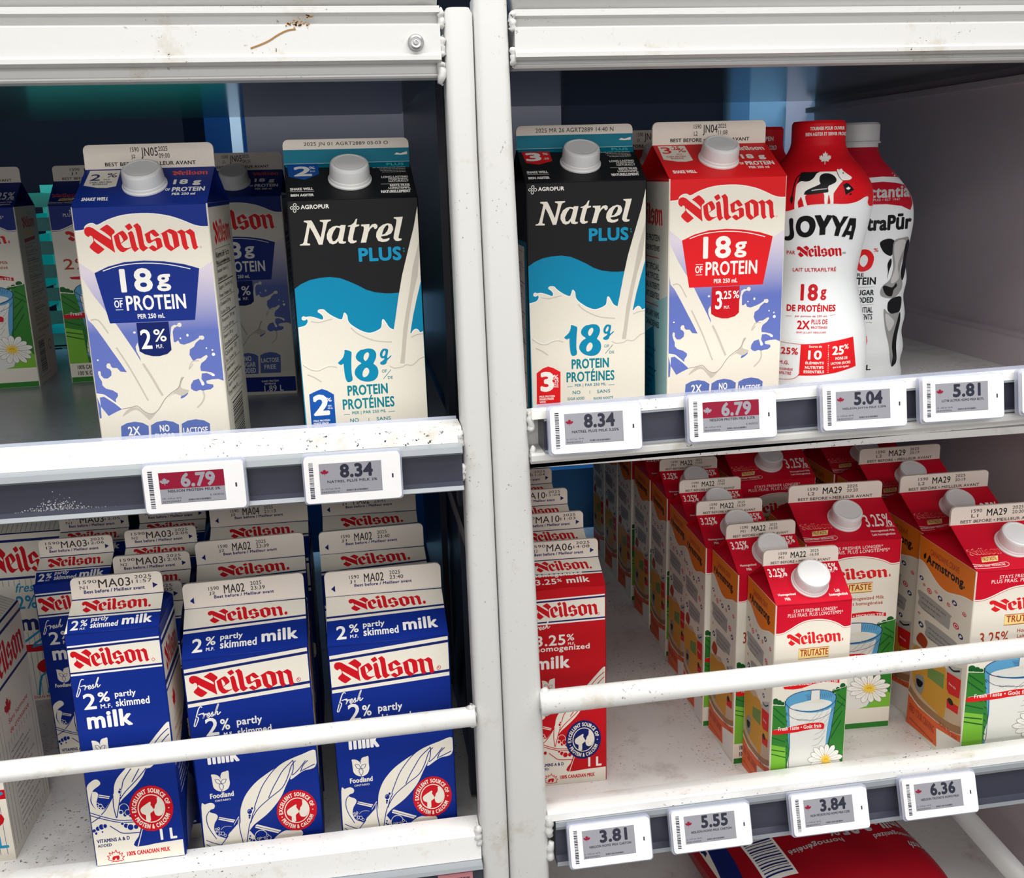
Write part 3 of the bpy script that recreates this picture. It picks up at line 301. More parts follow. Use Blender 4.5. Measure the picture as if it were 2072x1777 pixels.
 'tru_front':[["P","K",[0,1000,0,865,83,865,182,881,280,901,380,915,496,920,613,918,731,908,837,891,913,874,1000,877,1000,1000]],["S","white",8.7,[0,865,83,865,182,881,280,901,380,915,496,920,613,918,731,908,837,891,913,874,1000,877]],["S","K",4.3,[0,860,83,861,183,876,281,896,381,910,496,915,613,913,732,903,838,886,914,869,1000,872]],["T","white","STAYS FRESHER LONGER*",224,959,583,16,0],["T","white","PLUS FRAIS. PLUS LONGTEMPS*",149,938,735,18,0],["W","logored","neilson",145,803,738,64],["C","logored",901,818,9,3],["C","logored",902,811,9,4],["P","gold",[315,783,722,785,722,736,313,734]],["L","brick",7.3,[315,783,722,785,722,736,313,734,315,783]],["T","brick","TRUTASTE",335,746,378,33,0.11],["T","brick","3.25%",82,646,293,60,0.06],["T","brick","Homogenized Milk",457,689,399,23,0.08],["T","brick","Lait homogénéisé",461,662,385,23,0.08],["P","red",[124,604,147,592,266,587,383,590,528,605,676,612,795,607,893,600,890,619,747,632,525,627,307,609]],["T","white","MICROFILTERED • MICROFILTRÉ",154,605,715,18,0.08],["P","green",[0,515,10,517,158,509,155,534,841,513,846,568,980,578,1000,584,1000,0,0,10]],["C","greend",30,535,41,16],["C","greend",82,528,36,13],["C","greend",127,521,27,10],["C","greend",825,562,27,10],["C","greend",876,570,30,11],["C","greend",941,584,38,14],["L","white",5.9,[0,521,158,511]],["L","white",6.0,[802,566,979,579]],["P","lime",[0,319,193,299,225,58,0,69]],["Q","lime",[821,174,1000,183,1000,26,613,43,595,159]],["S","greend",13.2,[12,505,166,451]],["S","greend",13.3,[1,473,171,412]],["S","greend",13.3,[0,356,189,327]],["S","greend",13.3,[0,378,177,367]],["S","greend",13.6,[880,545,992,508]],["S","greend",13.6,[871,512,989,480]],["S","greend",13.6,[837,446,963,498]],["S","greend",13.6,[818,379,955,459]],["S","greend",13.7,[812,323,947,414]],["S","greend",13.4,[0,294,189,276]],["S","greend",13.4,[0,272,200,247]],["Q","skyblue",[166,518,183,542,273,564,404,575,570,577,705,571,808,555,859,534,857,501,834,441,808,351,770,289,756,122,243,140,256,243,177,483]],["Q","glasswhite",[222,496,242,395,256,294,256,140,749,122,748,302,765,403,801,478,754,472,621,463,487,465,351,477]],["Q","glasswhite",[231,501,280,512,379,519,511,526,611,528,713,522,802,508,771,494,652,477,519,474,384,480,283,492]],["P","glasswhite",[517,574,631,573,638,525,511,526]],["Q","milk",[386,517,431,522,479,517,551,524,591,529,645,525,686,519,714,511,648,508,513,512]],["S","ink",8.0,[167,508,177,540,266,563,404,575,570,577,719,569,815,554,859,534,849,514,804,495,719,480,586,470,452,471,317,482,222,499,179,517]],["S","ink",6.8,[856,529,851,496,834,436,808,351,790,293]],["S","ink",6.0,[215,496,236,396,246,294,246,166]],["S","ink",4.7,[185,477,255,450,323,438,391,432,459,427,559,426,693,436,791,455,840,482]],["S","ink",3.4,[330,436,364,430,410,436,458,431,491,432]],["S","ink",3.4,[652,567,637,533]],["S","ink",3.4,[678,565,663,533]],["S","ink",3.4,[703,563,688,532]],["S","ink",3.4,[729,561,714,532]],["S","ink",3.4,[755,559,739,532]],["S","ink",3.4,[781,557,765,531]],["S","ink",3.4,[807,555,790,531]],["S","ink",3.4,[440,554,513,554]],["S","ink",3.4,[448,547,515,547]],["S","ink",3.4,[456,540,516,540]],["S","ink",3.4,[463,532,517,533]],["S","milkdark",3.4,[652,482,590,447,494,415]],["S","milkdark",3.4,[706,481,644,445,547,417]],["S","milkdark",3.4,[756,464,694,428,596,404]],["S","milkdark",3.4,[779,443,717,407,619,387]],["S","milkdark",3.4,[752,404,690,368,591,351]],["S","milkdark",3.4,[736,374,674,338,575,325]],["S","milkdark",3.4,[715,339,652,303,552,294]],["S","ink",4.0,[511,572,511,526]],["S","ink",4.0,[631,572,638,525]],["S","ink",6.0,[179,473,200,459]],["S","ink",6.0,[183,440,205,427]],["S","ink",6.0,[187,407,209,394]],["S","ink",6.0,[192,374,213,361]],["S","ink",6.0,[196,341,218,328]],["S","ink",6.1,[200,308,222,295]],["S","ink",6.0,[205,275,227,262]],["S","ink",6.1,[209,242,231,228]],["S","ink",6.1,[213,208,235,195]],["S","ink",6.1,[218,175,240,161]],["Q","red",[23,393,195,399,328,405,494,412,663,410,712,401,714,387,695,376,600,381,466,378,299,372,26,370]],["S","white",3.3,[23,394,195,401,328,406,494,413,663,412,715,401]],["T","white","Fresh Taste • Goût frais",84,386,590,20,0.09],["Q","white",[781,212,869,195,932,187,967,193,969,200,940,212,877,218,784,220]],["S","ink2",2.9,[781,212,869,195,932,187,967,193,969,200,940,212,877,218,784,220,781,212]],["S","greyline",2.4,[820,212,916,202]],["Q","white",[775,209,848,180,906,164,947,163,956,168,939,184,880,199,786,215]],["S","ink2",2.9,[775,209,848,180,906,164,947,163,956,168,939,184,880,199,786,215,775,209]],["S","greyline",2.4,[816,203,907,179]],["Q","white",[766,207,808,170,848,147,887,139,901,142,900,158,857,181,782,211]],["S","ink2",2.9,[766,207,808,170,848,147,887,139,901,142,900,158,857,181,782,211,766,207]],["S","greyline",2.4,[798,195,866,160]],["Q","white",[752,209,748,176,758,153,787,141,803,142,820,153,807,177,772,209]],["S","ink2",2.9,[752,209,748,176,758,153,787,141,803,142,820,153,807,177,772,209,752,209]],["S","greyline",2.4,[769,195,792,161]],["Q","white",[741,211,696,181,677,159,691,144,707,141,738,149,754,172,760,208]],["S","ink2",2.9,[741,211,696,181,677,159,691,144,707,141,738,149,754,172,760,208,741,211]],["S","greyline",2.4,[740,196,720,161]],["Q","white",[734,215,662,200,621,185,620,171,633,166,671,167,709,182,750,210]],["S","ink2",2.9,[734,215,662,200,621,185,620,171,633,166,671,167,709,182,750,210,734,215]],["S","greyline",2.4,[718,203,664,181]],["Q","white",[729,219,632,216,571,209,552,196,559,190,601,185,660,193,738,212]],["S","ink2",2.9,[729,219,632,216,571,209,552,196,559,190,601,185,660,193,738,212,729,219]],["S","greyline",2.4,[697,211,609,199]],["Q","white",[727,224,621,235,548,238,513,230,514,223,552,212,625,211,729,215]],["S","ink2",2.9,[727,224,621,235,548,238,513,230,514,223,552,212,625,211,729,215,727,224]],["S","greyline",2.4,[684,221,574,224]],["Q","white",[736,227,654,250,593,262,555,259,549,253,572,239,634,228,729,219]],["S","ink2",2.9,[736,227,654,250,593,262,555,259,549,253,572,239,634,228,729,219,736,227]],["S","greyline",2.4,[696,230,601,247]],["Q","white",[744,229,685,262,636,282,595,286,583,282,592,267,644,247,730,224]],["S","ink2",2.9,[744,229,685,262,636,282,595,286,583,282,592,267,644,247,730,224,744,229]],["S","greyline",2.4,[707,238,626,268]],["Q","white",[757,228,742,261,720,282,687,291,672,289,662,276,687,255,739,226]],["S","ink2",2.9,[757,228,742,261,720,282,687,291,672,289,662,276,687,255,739,226,757,228]],["S","greyline",2.4,[734,240,693,273]],["Q","white",[769,227,792,259,797,282,775,296,758,297,734,287,733,264,749,229]],["S","ink2",2.9,[769,227,792,259,797,282,775,296,758,297,734,287,733,264,749,229,769,227]],["S","greyline",2.4,[760,242,758,277]],["Q","white",[780,225,844,250,878,270,873,286,858,290,821,285,790,264,762,229]],["S","ink2",2.9,[780,225,844,250,878,270,873,286,858,290,821,285,790,264,762,229,780,225]],["S","greyline",2.4,[790,239,833,271]],["Q","white",[784,220,870,230,922,241,932,255,921,261,881,263,831,250,771,227]],["S","ink2",2.9,[784,220,870,230,922,241,932,255,921,261,881,263,831,250,771,227,784,220]],["S","greyline",2.4,[808,230,881,248]],["Q","white",[788,216,892,212,961,214,988,225,984,232,943,240,875,236,782,224]],["S","ink2",2.9,[788,216,892,212,961,214,988,225,984,232,943,240,875,236,782,224,788,216]],["S","greyline",2.4,[826,221,927,226]],["S","gold2",12.1,[793,215,839,210]],["S","gold2",12.1,[788,210,827,198]],["S","gold2",11.9,[778,206,803,190]],["S","gold2",11.9,[764,205,772,188]],["S","gold2",11.9,[749,206,738,190]],["S","gold2",12.1,[735,209,707,197]],["S","gold2",11.9,[726,214,685,208]],["S","gold2",11.9,[722,220,676,221]],["S","gold2",11.9,[724,225,681,233]],["S","gold2",11.9,[732,229,699,243]],["S","gold2",12.1,[744,232,727,249]],["S","gold2",11.9,[759,232,760,249]],["S","gold2",12.1,[773,230,793,244]],["S","gold2",12.1,[785,226,820,235]],["S","gold2",12.1,[792,220,836,222]],["C","gold2",758,219,48,18],["S","brick",4.8,[734,219,757,224,782,218]],["T","cyan","ENTIONNÉ DE VITAMINE D",15551,-4909,1518,32,0.1],["P","cream",[0,30,1000,30,1000,110,0,110]],["T","black","100% CANADIAN MILK",80,75,420,24,0.1],["T","black","100 % CANADIEN",80,40,380,24,0.1],["P","green",[0,0,1000,0,1000,30,0,30]]],
 'tru1_roof':[["T","white","3.25%",35,700,239,216,0.08],["T","white","M.F.",166,669,50,36,0.1],["T","white","3.25%",724,757,231,195,0.08],["T","white","M.F.",842,715,59,38,0.1],["T","white","Homogenized",66,203,229,77,0.1],["T","white","Milk",138,101,73,71,0.1],["T","white","Lait",812,221,65,84,0.1],["T","white","homogénéisé",720,110,243,88,0.1]],
 'tru2_roof':[["W","white","neilson",17,333,322,152],["W","red","neilson",20,338,318,142],["P","gold",[118,287,287,298,260,190,100,179]],["T","brick","TRUTASTE",112,205,147,77,0.1],["S","white",4.2,[0,158,138,123,329,154,323,69,147,56,0,67,0,158]],["T","white","MICROFILTERED • MICROFILTRÉ",1,88,306,47,0.06],["T","white","3.25%",700,302,274,297,0.05],["T","white","M.F./M.G.",895,273,91,34,0.08],["T","white","Homogenized Milk",715,164,251,63,0.08],["T","white","Lait homogénéisé",713,77,241,67,0.08]],
 'tru_left':[["P","orange",[0,1000,16,880,100,879,186,865,294,841,418,820,554,815,699,831,838,848,1000,857,1000,1000]],["S","white",9.8,[16,880,100,879,186,865,294,841,418,820,554,815,699,831,838,848,1000,857]],["T","brick","CANADIANS CRAVE",209,938,527,30,0.09],["T","black","Armstrong.",151,874,699,58,0.13],["P","black",[89,918,136,934,137,907,99,896]],["C","icon",82,796,40,10],["P","white",[63,788,62,793,76,801,87,802,86,797,104,800,100,794]],["C","heart",141,771,24,7],["C","white",141,771,15,4],["C","heart",141,771,10,3],["C","heart",247,759,46,13],["C","white",247,759,29,8],["C","heart",247,759,19,5],["C","heart",368,778,28,7],["C","white",368,778,17,5],["C","heart",368,778,11,3],["C","icon",451,762,44,12],["P","white",[430,754,428,759,444,769,456,770,455,764,475,767,470,760]],["C","heart",604,762,32,9],["C","white",604,762,20,5],["C","heart",604,762,13,3],["C","icon",702,790,45,12],["P","white",[681,781,679,786,695,796,707,797,706,791,727,795,722,787]],["C","heart",879,770,34,9],["C","white",879,770,21,6],["C","heart",879,770,14,4],["C","heart",88,614,24,6],["C","white",88,614,15,4],["C","heart",88,614,10,2],["C","icon",140,564,51,14],["P","white",[116,554,114,560,133,571,146,573,145,566,168,570,163,562]],["C","heart",92,614,21,6],["C","white",92,614,13,4],["C","heart",92,614,8,3],["C","heart",760,689,52,14],["C","white",760,689,32,9],["C","heart",760,689,21,6],["C","icon",852,657,43,13],["P","white",[831,648,830,654,845,664,857,665,856,659,876,663,871,655]],["C","heart",881,772,32,9],["C","white",881,772,20,6],["C","heart",881,772,13,4],["C","icon",713,511,38,11],["P","white",[695,503,694,508,707,517,717,518,717,513,734,516,730,510]],["Q","bubble",[70,730,630,722,656,705,650,655,592,645,93,651,70,688]],["Q","bubble",[240,607,763,614,789,592,772,548,704,544,264,525,240,568]],["T","black","wrong day at the dairy",114,696,463,11,0.06],["T","black","still among my favourites",283,574,451,11,0.06],["T","black","wrong day at the dairy",119,671,363,12,0.06],["T","black","still among my favourites",289,550,372,11,0.06],["T","black","wrong day at the dairy",125,644,261,11,0.06],["T","black","still among my favourites",295,526,293,11,0.06],["P","tanl",[0,436,430,480,608,451,923,471,1000,217,650,166,232,163,16,182]],["Q","mustard",[41,426,311,440,650,450,698,215,511,201,219,210,66,258]],["P","sage",[337,386,638,418,640,342,342,333]],["Q","oats",[126,292,281,311,262,221,134,225]],["Q","black",[142,277,266,283,231,250,163,245]],["Q","brick",[152,524,291,507,238,459,75,471]],["P","red",[677,442,927,458,921,284,724,269]],["P","mustard",[685,365,742,345,936,366,929,324,707,312]],["P","ltgrey",[683,475,929,518,923,471,677,442]],["C","black",782,314,50,15],["S","black",18.6,[704,475,785,471,897,496]],["T","white","Extra Old",729,391,119,10,0.1],["S","tan",78.5,[13,194,208,169,520,173,808,192,1000,222]],["P","salmon",[10,162,216,140,526,150,814,170,1000,198,1000,113,1000,49,0,0]],["T","brick","FIND YOUR CRAVING",44,79,494,41,0.09],["L","brick",13.0,[68,40,537,37]],["T","brick","SCAN TO SAVE",620,152,326,22,0.1],["P","white",[578,122,1000,163,1000,22,617,0]]],
 'joy':[["P","sleevered",[32,843,67,702,273,710,341,718,438,729,513,732,571,733,637,733,702,731,771,732,829,738,877,749,901,752,910,748,906,736,908,729,922,721,941,719,1000,716,1000,843]],["S","white",3.4,[67,702,273,710,341,718,438,729,513,732,571,733,637,733,702,731,771,732,829,738,877,749,901,752,910,748,906,736,908,729,922,721,941,719,1000,716]],["Q","white",[338,719,341,772,347,794,362,806,393,815,438,818,479,826,506,833,527,836,616,836,652,835,661,825,685,811,702,806,678,794,657,781,637,768,635,758,636,734,616,733,611,744,601,761,595,758,590,734,571,734,566,744,558,768,513,768,424,763,424,744,436,729,414,726,400,743,386,757,376,751,362,740,367,720]],["Q","black",[376,833,389,836,444,836,520,836,499,831,479,818,451,809,417,806,386,808,365,804,352,799,362,812,371,826]],["Q","black",[522,816,530,825,551,830,575,831,602,829,630,823,649,814,652,807,644,801,616,795,595,791,589,784,593,772,558,769,420,764,412,770,417,775,444,782,496,791,527,797,530,801,523,806]],["S","ltgrey",7.5,[465,777,513,780,582,782]],["S","black",9.1,[372,829,348,818,331,798,321,772,316,758]],["Q","black",[316,764,326,755,324,744,316,735,305,744,304,754]],["Q","white",[652,841,664,843,668,838,673,842,688,844,698,838,729,828,764,818,767,813,753,808,719,807,698,808,674,819,659,831]],["S","black",1.7,[652,836,661,825,678,815,700,806]],["C","dim",700,830,6,2],["P","black",[705,793,733,799,753,795,793,776,729,760,719,778]],["Q","black",[757,763,774,765,771,760,762,759]],["S","crimson",4.8,[706,794,716,802,729,804]],["P","white",[747,787,750,785,753,786,752,782,757,784,758,783,762,783,761,781,763,781,756,778,756,777,748,778,747,775,746,775,745,778,737,777,737,778,730,781,732,781,731,783,735,783,736,784,741,782,740,786,743,785]],["L","heart",2.8,[676,786,702,784]],["L","heart",2.8,[676,775,712,776]],["L","heart",2.7,[678,761,716,772]],["L","heart",2.8,[693,750,723,764]],["L","heart",2.7,[757,799,758,805]],["L","heart",2.8,[767,792,781,801]],["L","heart",2.7,[781,787,802,791]],["L","heart",2.8,[791,781,810,781]],["P","white",[559,902,568,893,578,896,575,884,589,890,593,886,604,887,600,881,606,879,586,872,588,868,562,870,561,859,556,859,555,870,530,868,532,872,512,879,517,881,514,887,524,886,528,890,542,884,539,896,550,893]],["T","white","TOURNER POUR OUVRIR",432,970,270,11,0.1],["T","white","BIEN AGITER ET SERVIR FROID",399,952,322,11,0.1],["Q","black",[300,685,330,686,334,658,344,636,337,622,310,614,277,614,268,619,274,628,294,628,307,636,304,658]],["Q","black",[387,692,447,696,494,685,509,661,487,636,441,625,387,630,357,650,359,674],[401,674,427,679,454,672,461,658,447,644,421,641,397,650,391,663]],["P","black",[497,697,544,698,571,677,594,698,639,695,587,655,587,633,541,632,542,655]],["P","black",[637,698,667,691,697,669,721,691,761,691,707,655,691,627,657,629,669,656,634,688]],["P","black",[771,685,821,683,822,655,802,613,776,614,781,628,751,630,740,623,714,625,748,655],[781,661,793,659,788,641,764,643]],["T","redd","PAR",289,567,68,13,0.08],["W","redd","neilson",369,559,360,41],["T","grey","MD",732,566,26,7,0.06],["T","redd","LAIT ULTRAFILTRÉ",343,509,345,16,0.1],["T","redd","18",414,412,139,56,0.14],["T","redd","g",573,414,47,36,0.13],["T","redd","DE PROTÉINES",307,376,392,28,0.12],["T","redd","par portion de 250 mL",378,356,259,9,0.06],["L","redd",2.8,[304,360,350,360]],["L","redd",2.8,[656,363,699,365]],["T","redd","2X",398,318,101,29,0.12],["T","redd","PLUS DE",511,335,129,16,0.1],["T","redd","PROTÉINES",510,320,130,10,0.1],["T","redd","QUE LE LAIT RÉGULIER",393,304,239,8,0.08],["P","red",[437,268,581,271,852,287,887,184,724,169,581,162,419,160,435,167]],["S","redd",3.5,[218,274,368,269,437,268]],["S","redd",3.6,[437,268,432,172,418,158,389,149,332,144,225,143]],["T","redd","3",204,202,46,56,0.14],["T","redd",",25%",257,228,159,27,0.1],["T","redd","M.G.",264,196,82,13,0.1],["T","redd","HOMOGÉNÉISÉ",222,176,158,9,0.1],["T","redd","ULTRAFILTRÉ",190,161,178,12,0.1],["T","white","Source de",501,257,103,8,0.1],["T","white","10",497,216,109,32,0.14],["T","white","ÉLÉMENTS",478,200,147,11,0.12],["T","white","NUTRITIFS",476,184,149,10,0.12],["T","white","ESSENTIELS",467,169,163,10,0.12],["C","white",656,264,4,2],["C","white",656,258,4,1],["C","white",657,252,3,1],["C","white",657,246,4,1],["C","white",658,239,3,2],["C","white",658,233,4,2],["C","white",659,227,3,2],["C","white",659,221,4,1],["C","white",659,215,4,1],["C","white",660,209,3,1],["C","white",660,202,4,2],["C","white",661,196,3,2],["C","white",661,190,4,1],["C","white",662,184,3,1],["C","white",662,178,3,1],["C","white",662,172,4,1],["T","white","25",688,230,93,31,0.14],["T","white","%",781,248,37,17,0.1],["T","white","MOINS DE",716,213,97,10,0.1],["T","white","LACTOSE (SUCRE)",681,195,158,11,0.1],["T","white","que le lait régulier",699,183,131,9,0.08]],
 'pur':[["P","labelred",[272,859,272,811,500,805,563,805,694,809,785,806,853,799,1000,829,956,920,386,920]],["P","labelred",[500,787,585,787,694,790,785,785,853,775,899,750,928,723,899,681,831,699,728,708,585,708,500,705]],["T","ltgrey","Lactantia",517,731,371,44,0.13],["T","ltgrey","DEPUIS • EST 1947",602,720,217,8,0.08],["T","black","UltraPūr",500,610,413,61,0.15],["Q","black",[699,562,728,576,774,578,808,565,813,556,796,538,794,520,774,512,728,529]],["Q","red",[585,541,634,536,665,510,652,474,610,458,561,461,537,494,552,526],[598,521,622,510,622,490,598,474,570,487,573,510]],["T","red","%",660,530,32,15,0.08],["T","black","MORE",488,438,114,13,0.12],["T","black","PROTEIN",433,406,255,29,0.13],["L","grey",1.8,[500,395,680,398]],["C","red",500,360,39,20],["T","black","SUGAR",544,365,136,22,0.12],["T","black","ADDED",544,336,136,22,0.12],["L","grey",1.8,[518,327,680,329]],["T","black","ESSENTIAL",532,298,146,22,0.1],["T","black","NUTRIENTS",518,271,160,22,0.1],["T","grey","milk per 250 mL serving",537,257,140,6,0.05],["C","red",555,187,100,53],["T","white",".25",579,197,34,10,0.1],["T","white","%",579,183,32,13,0.1],["T","white","3",537,182,39,38,0.12],["T","black","1.5 L",552,70,137,22,0.12],["Q","oats",[798,568,853,578,902,575,893,526,865,490,853,439,877,406,871,374,823,348,744,355,722,374,738,400,786,423,804,468,792,516]],["Q","ltgrey",[804,562,865,571,884,549,853,510,835,468,847,423,804,406,792,419,817,468,804,516]],["Q","black",[880,555,908,562,902,478,877,413,859,439,871,487]],["Q","black",[762,481,783,502,789,481,774,452,765,423,768,452]],["Q","black",[738,393,756,400,804,390,829,406,838,393,817,381,804,355,762,364]],["Q","black",[786,335,817,348,877,345,871,293,817,287,786,300,780,319]],["Q","oats",[756,309,786,293,817,287,865,284,853,219,829,170,835,122,847,83,829,90,811,154,780,219,762,267]],["Q","ltgrey",[768,290,804,277,835,251,804,219,780,245]],["Q","black",[829,170,853,251,871,290,877,251,859,170,871,96,853,77,835,77,841,115]]],
}
# ------------------------------------------------------------------ the shop room and the back room
def structure(name, mb): return tag(mb.build(name), kind='structure')
DZ = ZOFF
def room():
    b = MB(); b.box(-3000, 3000, -3000, 2600, -20, 0, plain('shop_floor_tile', (150,148,146), .3)); structure('floor', b)
    b = MB(); b.box(-3000, 3000, 2100, 2160, 0, 3200, plain('cold_room_wall', (22,62,110), .7, 0, .04)); structure('wall_back', b)
room()
# ------------------------------------------------------------------ racks
def rack_root(label): o = link('dairy_rack', None); o.location = V(0, 0, 0); return tag(o, label, 'rack', 'white tube dairy racks')
def part(mb, name, parent, label=None):
    o = mb.build(name, parent)
    if label: o['label'] = label
    return o
def weld(mb, x, y, z, r, m, seed):
    # a flattened run of weld metal, thicker and thinner along its length
    rnd = random.Random(seed); n = 9
    pts = [(x + rnd.uniform(-.6, .6), y + rnd.uniform(-.8, .8), z - r * 1.3 + 2.6 * r * i / n) for i in range(n + 1)]
    mb.tube([pts[0]] + pts + [pts[-1]] if False else pts, [r * .15] + [r * rnd.uniform(.36, .52) for _ in range(n - 1)] + [r * .15], m, 14)
def beam_profile(top, pb, bot):
    # lip, concave groove, plate, bevel, shaded recess, inner lip
    p = top - pb
    return [(20,top+2),(20,top-2),(25,top-3),(26,top-7),(22,top-9),(19.5,top-9.8),(19.5,p+4.5),(17.5,p+3),(17.5,p+.3),(22,p-1),(28,p-1.4),(28,bot+3),(25.5,bot+2.2),(25,bot+1.2),(26.5,bot),(45,bot),(45,top+2)]
LR = rack_root('white tube rack on the left holding the blue cartons'); RR = rack_root('white tube rack on the right holding the red cartons')
# left rack
u = MB(); u.extrude([(21,-1300),(21,236),(24,240),(41,240),(45,236),(45,-1300)], 20, 41.5, PAINT)
bv = None
def post(parent, pts, name='upright', label=None):
    # upright with softly rounded edges; pts = (z, x0, x1)
    b = MB(); rings = []
    for z, x0, x1 in pts:
        c = 5; ring = []
        for cx, cy, a0 in ((x1 - c, 20 + c, -90), (x1 - c, 45 - c, 0), (x0 + c, 45 - c, 90), (x0 + c, 20 + c, 180)):
            for k in range(5): a = math.radians(a0 + 22.5 * k); ring.append((cx + c * math.cos(a), cy + c * math.sin(a), z))
        rings.append(ring)
    n = 20; vs = [q for r in rings for q in r]
    b.add(vs, [(i * n + k, i * n + (k + 1) % n, (i + 1) * n + (k + 1) % n, (i + 1) * n + k) for i in range(len(rings) - 1) for k in range(n)], PAINT, True)
    b.add(rings[-1], [tuple(range(n))], PAINT); b.add(rings[0], [tuple(range(n))[::-1]], PAINT); return part(b, name, parent, label)
post(LR, [(-1300, 30, 53), (-386, 26.6, 48.4), (-95, 25, 45.9), (148, 24, 43.1), (233, 23.6, 43), (236.5, 26, 41)])
post(LR, [(-1300, -640, -618), (239, -640, -618)]); post(RR, [(-1300, 55, 87), (-386, 49.1, 81.4), (-95, 46.5, 74.4), (148, 43.7, 67.6), (242, 43.5, 66), (248, 46, 63)]); post(RR, [(-1300, 640, 664), (245, 640, 664)])
b = MB(); b.tube([(-620, 33, 252), (20, 33, 252)], 15, PAINT); part(b, 'top_tube', LR)
b = MB(); b.tube([(70, 33, 248), (640, 33, 249)], 15, PAINT); part(b, 'top_tube', RR)
b = MB(); b.extrude(beam_profile(236, 31.5, 194.5), -618, 21, PAINT, -.5); tb = part(b, 'top_beam', LR)
s = MB(); T = Matrix.Translation((4.8, 18.5, 215)) @ Matrix.Rotation(math.radians(90), 4, 'X'); s.lathe([(5.2,-2),(5.2,1),(4.6,2.2),(3.3,2.6),(3.2,1.6),(1.7,1.5),(1.6,3.2),(.9,3.3),(.8,2),(0.01,2)], STEEL, 24, T, cap=False); part(s, 'screw', tb, 'small steel button-head screw')
s = MB(); st = dirty('dried_food_stain', (150,110,60), (120,80,40), 1, .8, 1)
rnd = random.Random(3)
for cx, cz, w, h, n in ((-70, 227, 9, 2.2, 40), (-62, 231, 4, 1.4, 12)):
    for i in range(n): x = cx + rnd.gauss(0, w * .4); z = cz + rnd.gauss(0, h * .5); r = rnd.uniform(.3, .9); s.add([(x + r * math.cos(a * 1.05), 19.2 + (26 - 19.2) * (0 if z < 227.2 else 0), z + r * .7 * math.sin(a * 1.05)) for a in range(6)], [tuple(range(6))], st)
pts = [(-100, 212.5), (-94, 214.5), (-88, 217), (-82, 220.5), (-76, 223), (-71, 223.7)]
v, f = ribbon(catmull(pts, False, 4), 1.1); s.add([(x, 19.3, z) for x, z in v], f, st); part(s, 'stain', tb, 'brown dried splash on the white paint')
b = MB(); b.extrude(beam_profile(233, 28, 199), 70, 640, PAINT, 2); part(b, 'top_beam', RR)
for root, x0, x1, zc in ((LR, -618, 36, 196), (RR, 50, 640, 203)):
    b = MB(); b.box(x0, x1, 45, 790, zc + 20, zc + 26, CEIL); part(b, 'top_panel', root)
# shelves, ledges, price rails
def shelf(root, x0, x1, z, m, under): b = MB(); b.box(x0, x1, 44, 790, z - 6, z - .05, m); return part(b, 'shelf', root)
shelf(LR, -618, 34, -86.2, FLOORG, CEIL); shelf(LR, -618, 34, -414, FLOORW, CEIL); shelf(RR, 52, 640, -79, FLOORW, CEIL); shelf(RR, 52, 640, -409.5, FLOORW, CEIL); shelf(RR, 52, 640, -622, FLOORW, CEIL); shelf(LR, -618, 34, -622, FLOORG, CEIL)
b = MB(); b.extrude([(20,-44.3),(22,-43.3),(46,-43.3),(47,-45),(47,-92),(44,-92),(44,-54.8),(20,-54.8)], -618, 24, LEDGE); part(b, 'ledge', LR)
b = MB(); b.extrude([(46,-43.2),(46,-41),(47,-41),(47,-43.2)], -618, 23, CLEAR); part(b, 'clear_strip', LR)
b = MB(); b.extrude([(20,-54.9),(12,-55.9),(11,-60),(14,-62),(18,-63),(18,-83),(13,-85),(12,-88),(15,-89.5),(43,-89.5),(43,-54.9)], -618, 23.5, RAIL, mats={0: RAILE, 1: RAILE, 2: RAILE, 6: RAILE, 7: RAILE}); part(b, 'price_rail', LR)
b = MB(); rnd = random.Random(9); pw = plain('dried_milk_powder', (196,196,200), .8)
for i in range(240):
    x = -256 + rnd.gauss(0, 11); z = -83 + abs(rnd.gauss(0, 4.5)) * math.exp(-((x + 256) / 16) ** 2); r = rnd.uniform(.15, .5)
    b.add([(x + r * math.cos(a * 1.25), 17.93, z + r * math.sin(a * 1.25)) for a in range(5)], [tuple(range(5))], pw)
part(b, 'stain', [o for o in LR.children if o.name.startswith('price_rail')][0], 'white dried splash on the dark rail')
b = MB(); b.extrude([(20,-380.5),(22,-378.5),(45,-378.5),(47,-381),(47,-416),(44,-416),(43,-403),(20,-402)], -618, 26, LEDGE, 0); part(b, 'ledge', LR)
b = MB(); b.extrude([(24,-402.1),(13,-403),(12,-406),(15,-409),(19,-410),(19,-446),(43,-446),(43,-402.1)], -618, 26, RAIL, 0, mats={0: RAILE, 1: RAILE}); pr = part(b, 'price_rail', LR)
b = MB(); b.extrude([(18,-35),(18.5,-33),(21,-33),(23,-39),(46,-39),(47,-40),(47,-85),(44,-85),(44,-41),(18,-41)], 75, 640, LEDGE, 10.6); part(b, 'ledge', RR)
b = MB(); b.extrude([(19,-32.8),(19,-30.3),(20,-30.3),(20,-32.8)], 77, 640, CLEAR, 10.6); part(b, 'clear_strip', RR)
b = MB(); b.extrude([(22,-41.2),(17.5,-41.2),(17.5,-42.5),(20,-43.5),(20,-63),(16.5,-64),(16.5,-66),(43,-66),(43,-41.2)], 84, 640, RAIL, 10.6, mats={0: RAILE, 1: RAILE, 5: RAILE}); part(b, 'price_rail', RR)
b = MB(); b.extrude([(18,-66.2),(17,-68),(17,-72),(19,-74.5),(43,-74.5),(43,-66.2)], 74, 640, PAINT, 9); part(b, 'lower_lip', RR)
b = MB(); b.extrude([(20,-369.5),(22,-368.3),(34,-369.3),(45,-371.5),(47,-374),(47,-411),(44,-411),(43,-378),(20,-376)], 81, 640, LEDGE, 4); part(b, 'ledge', RR)
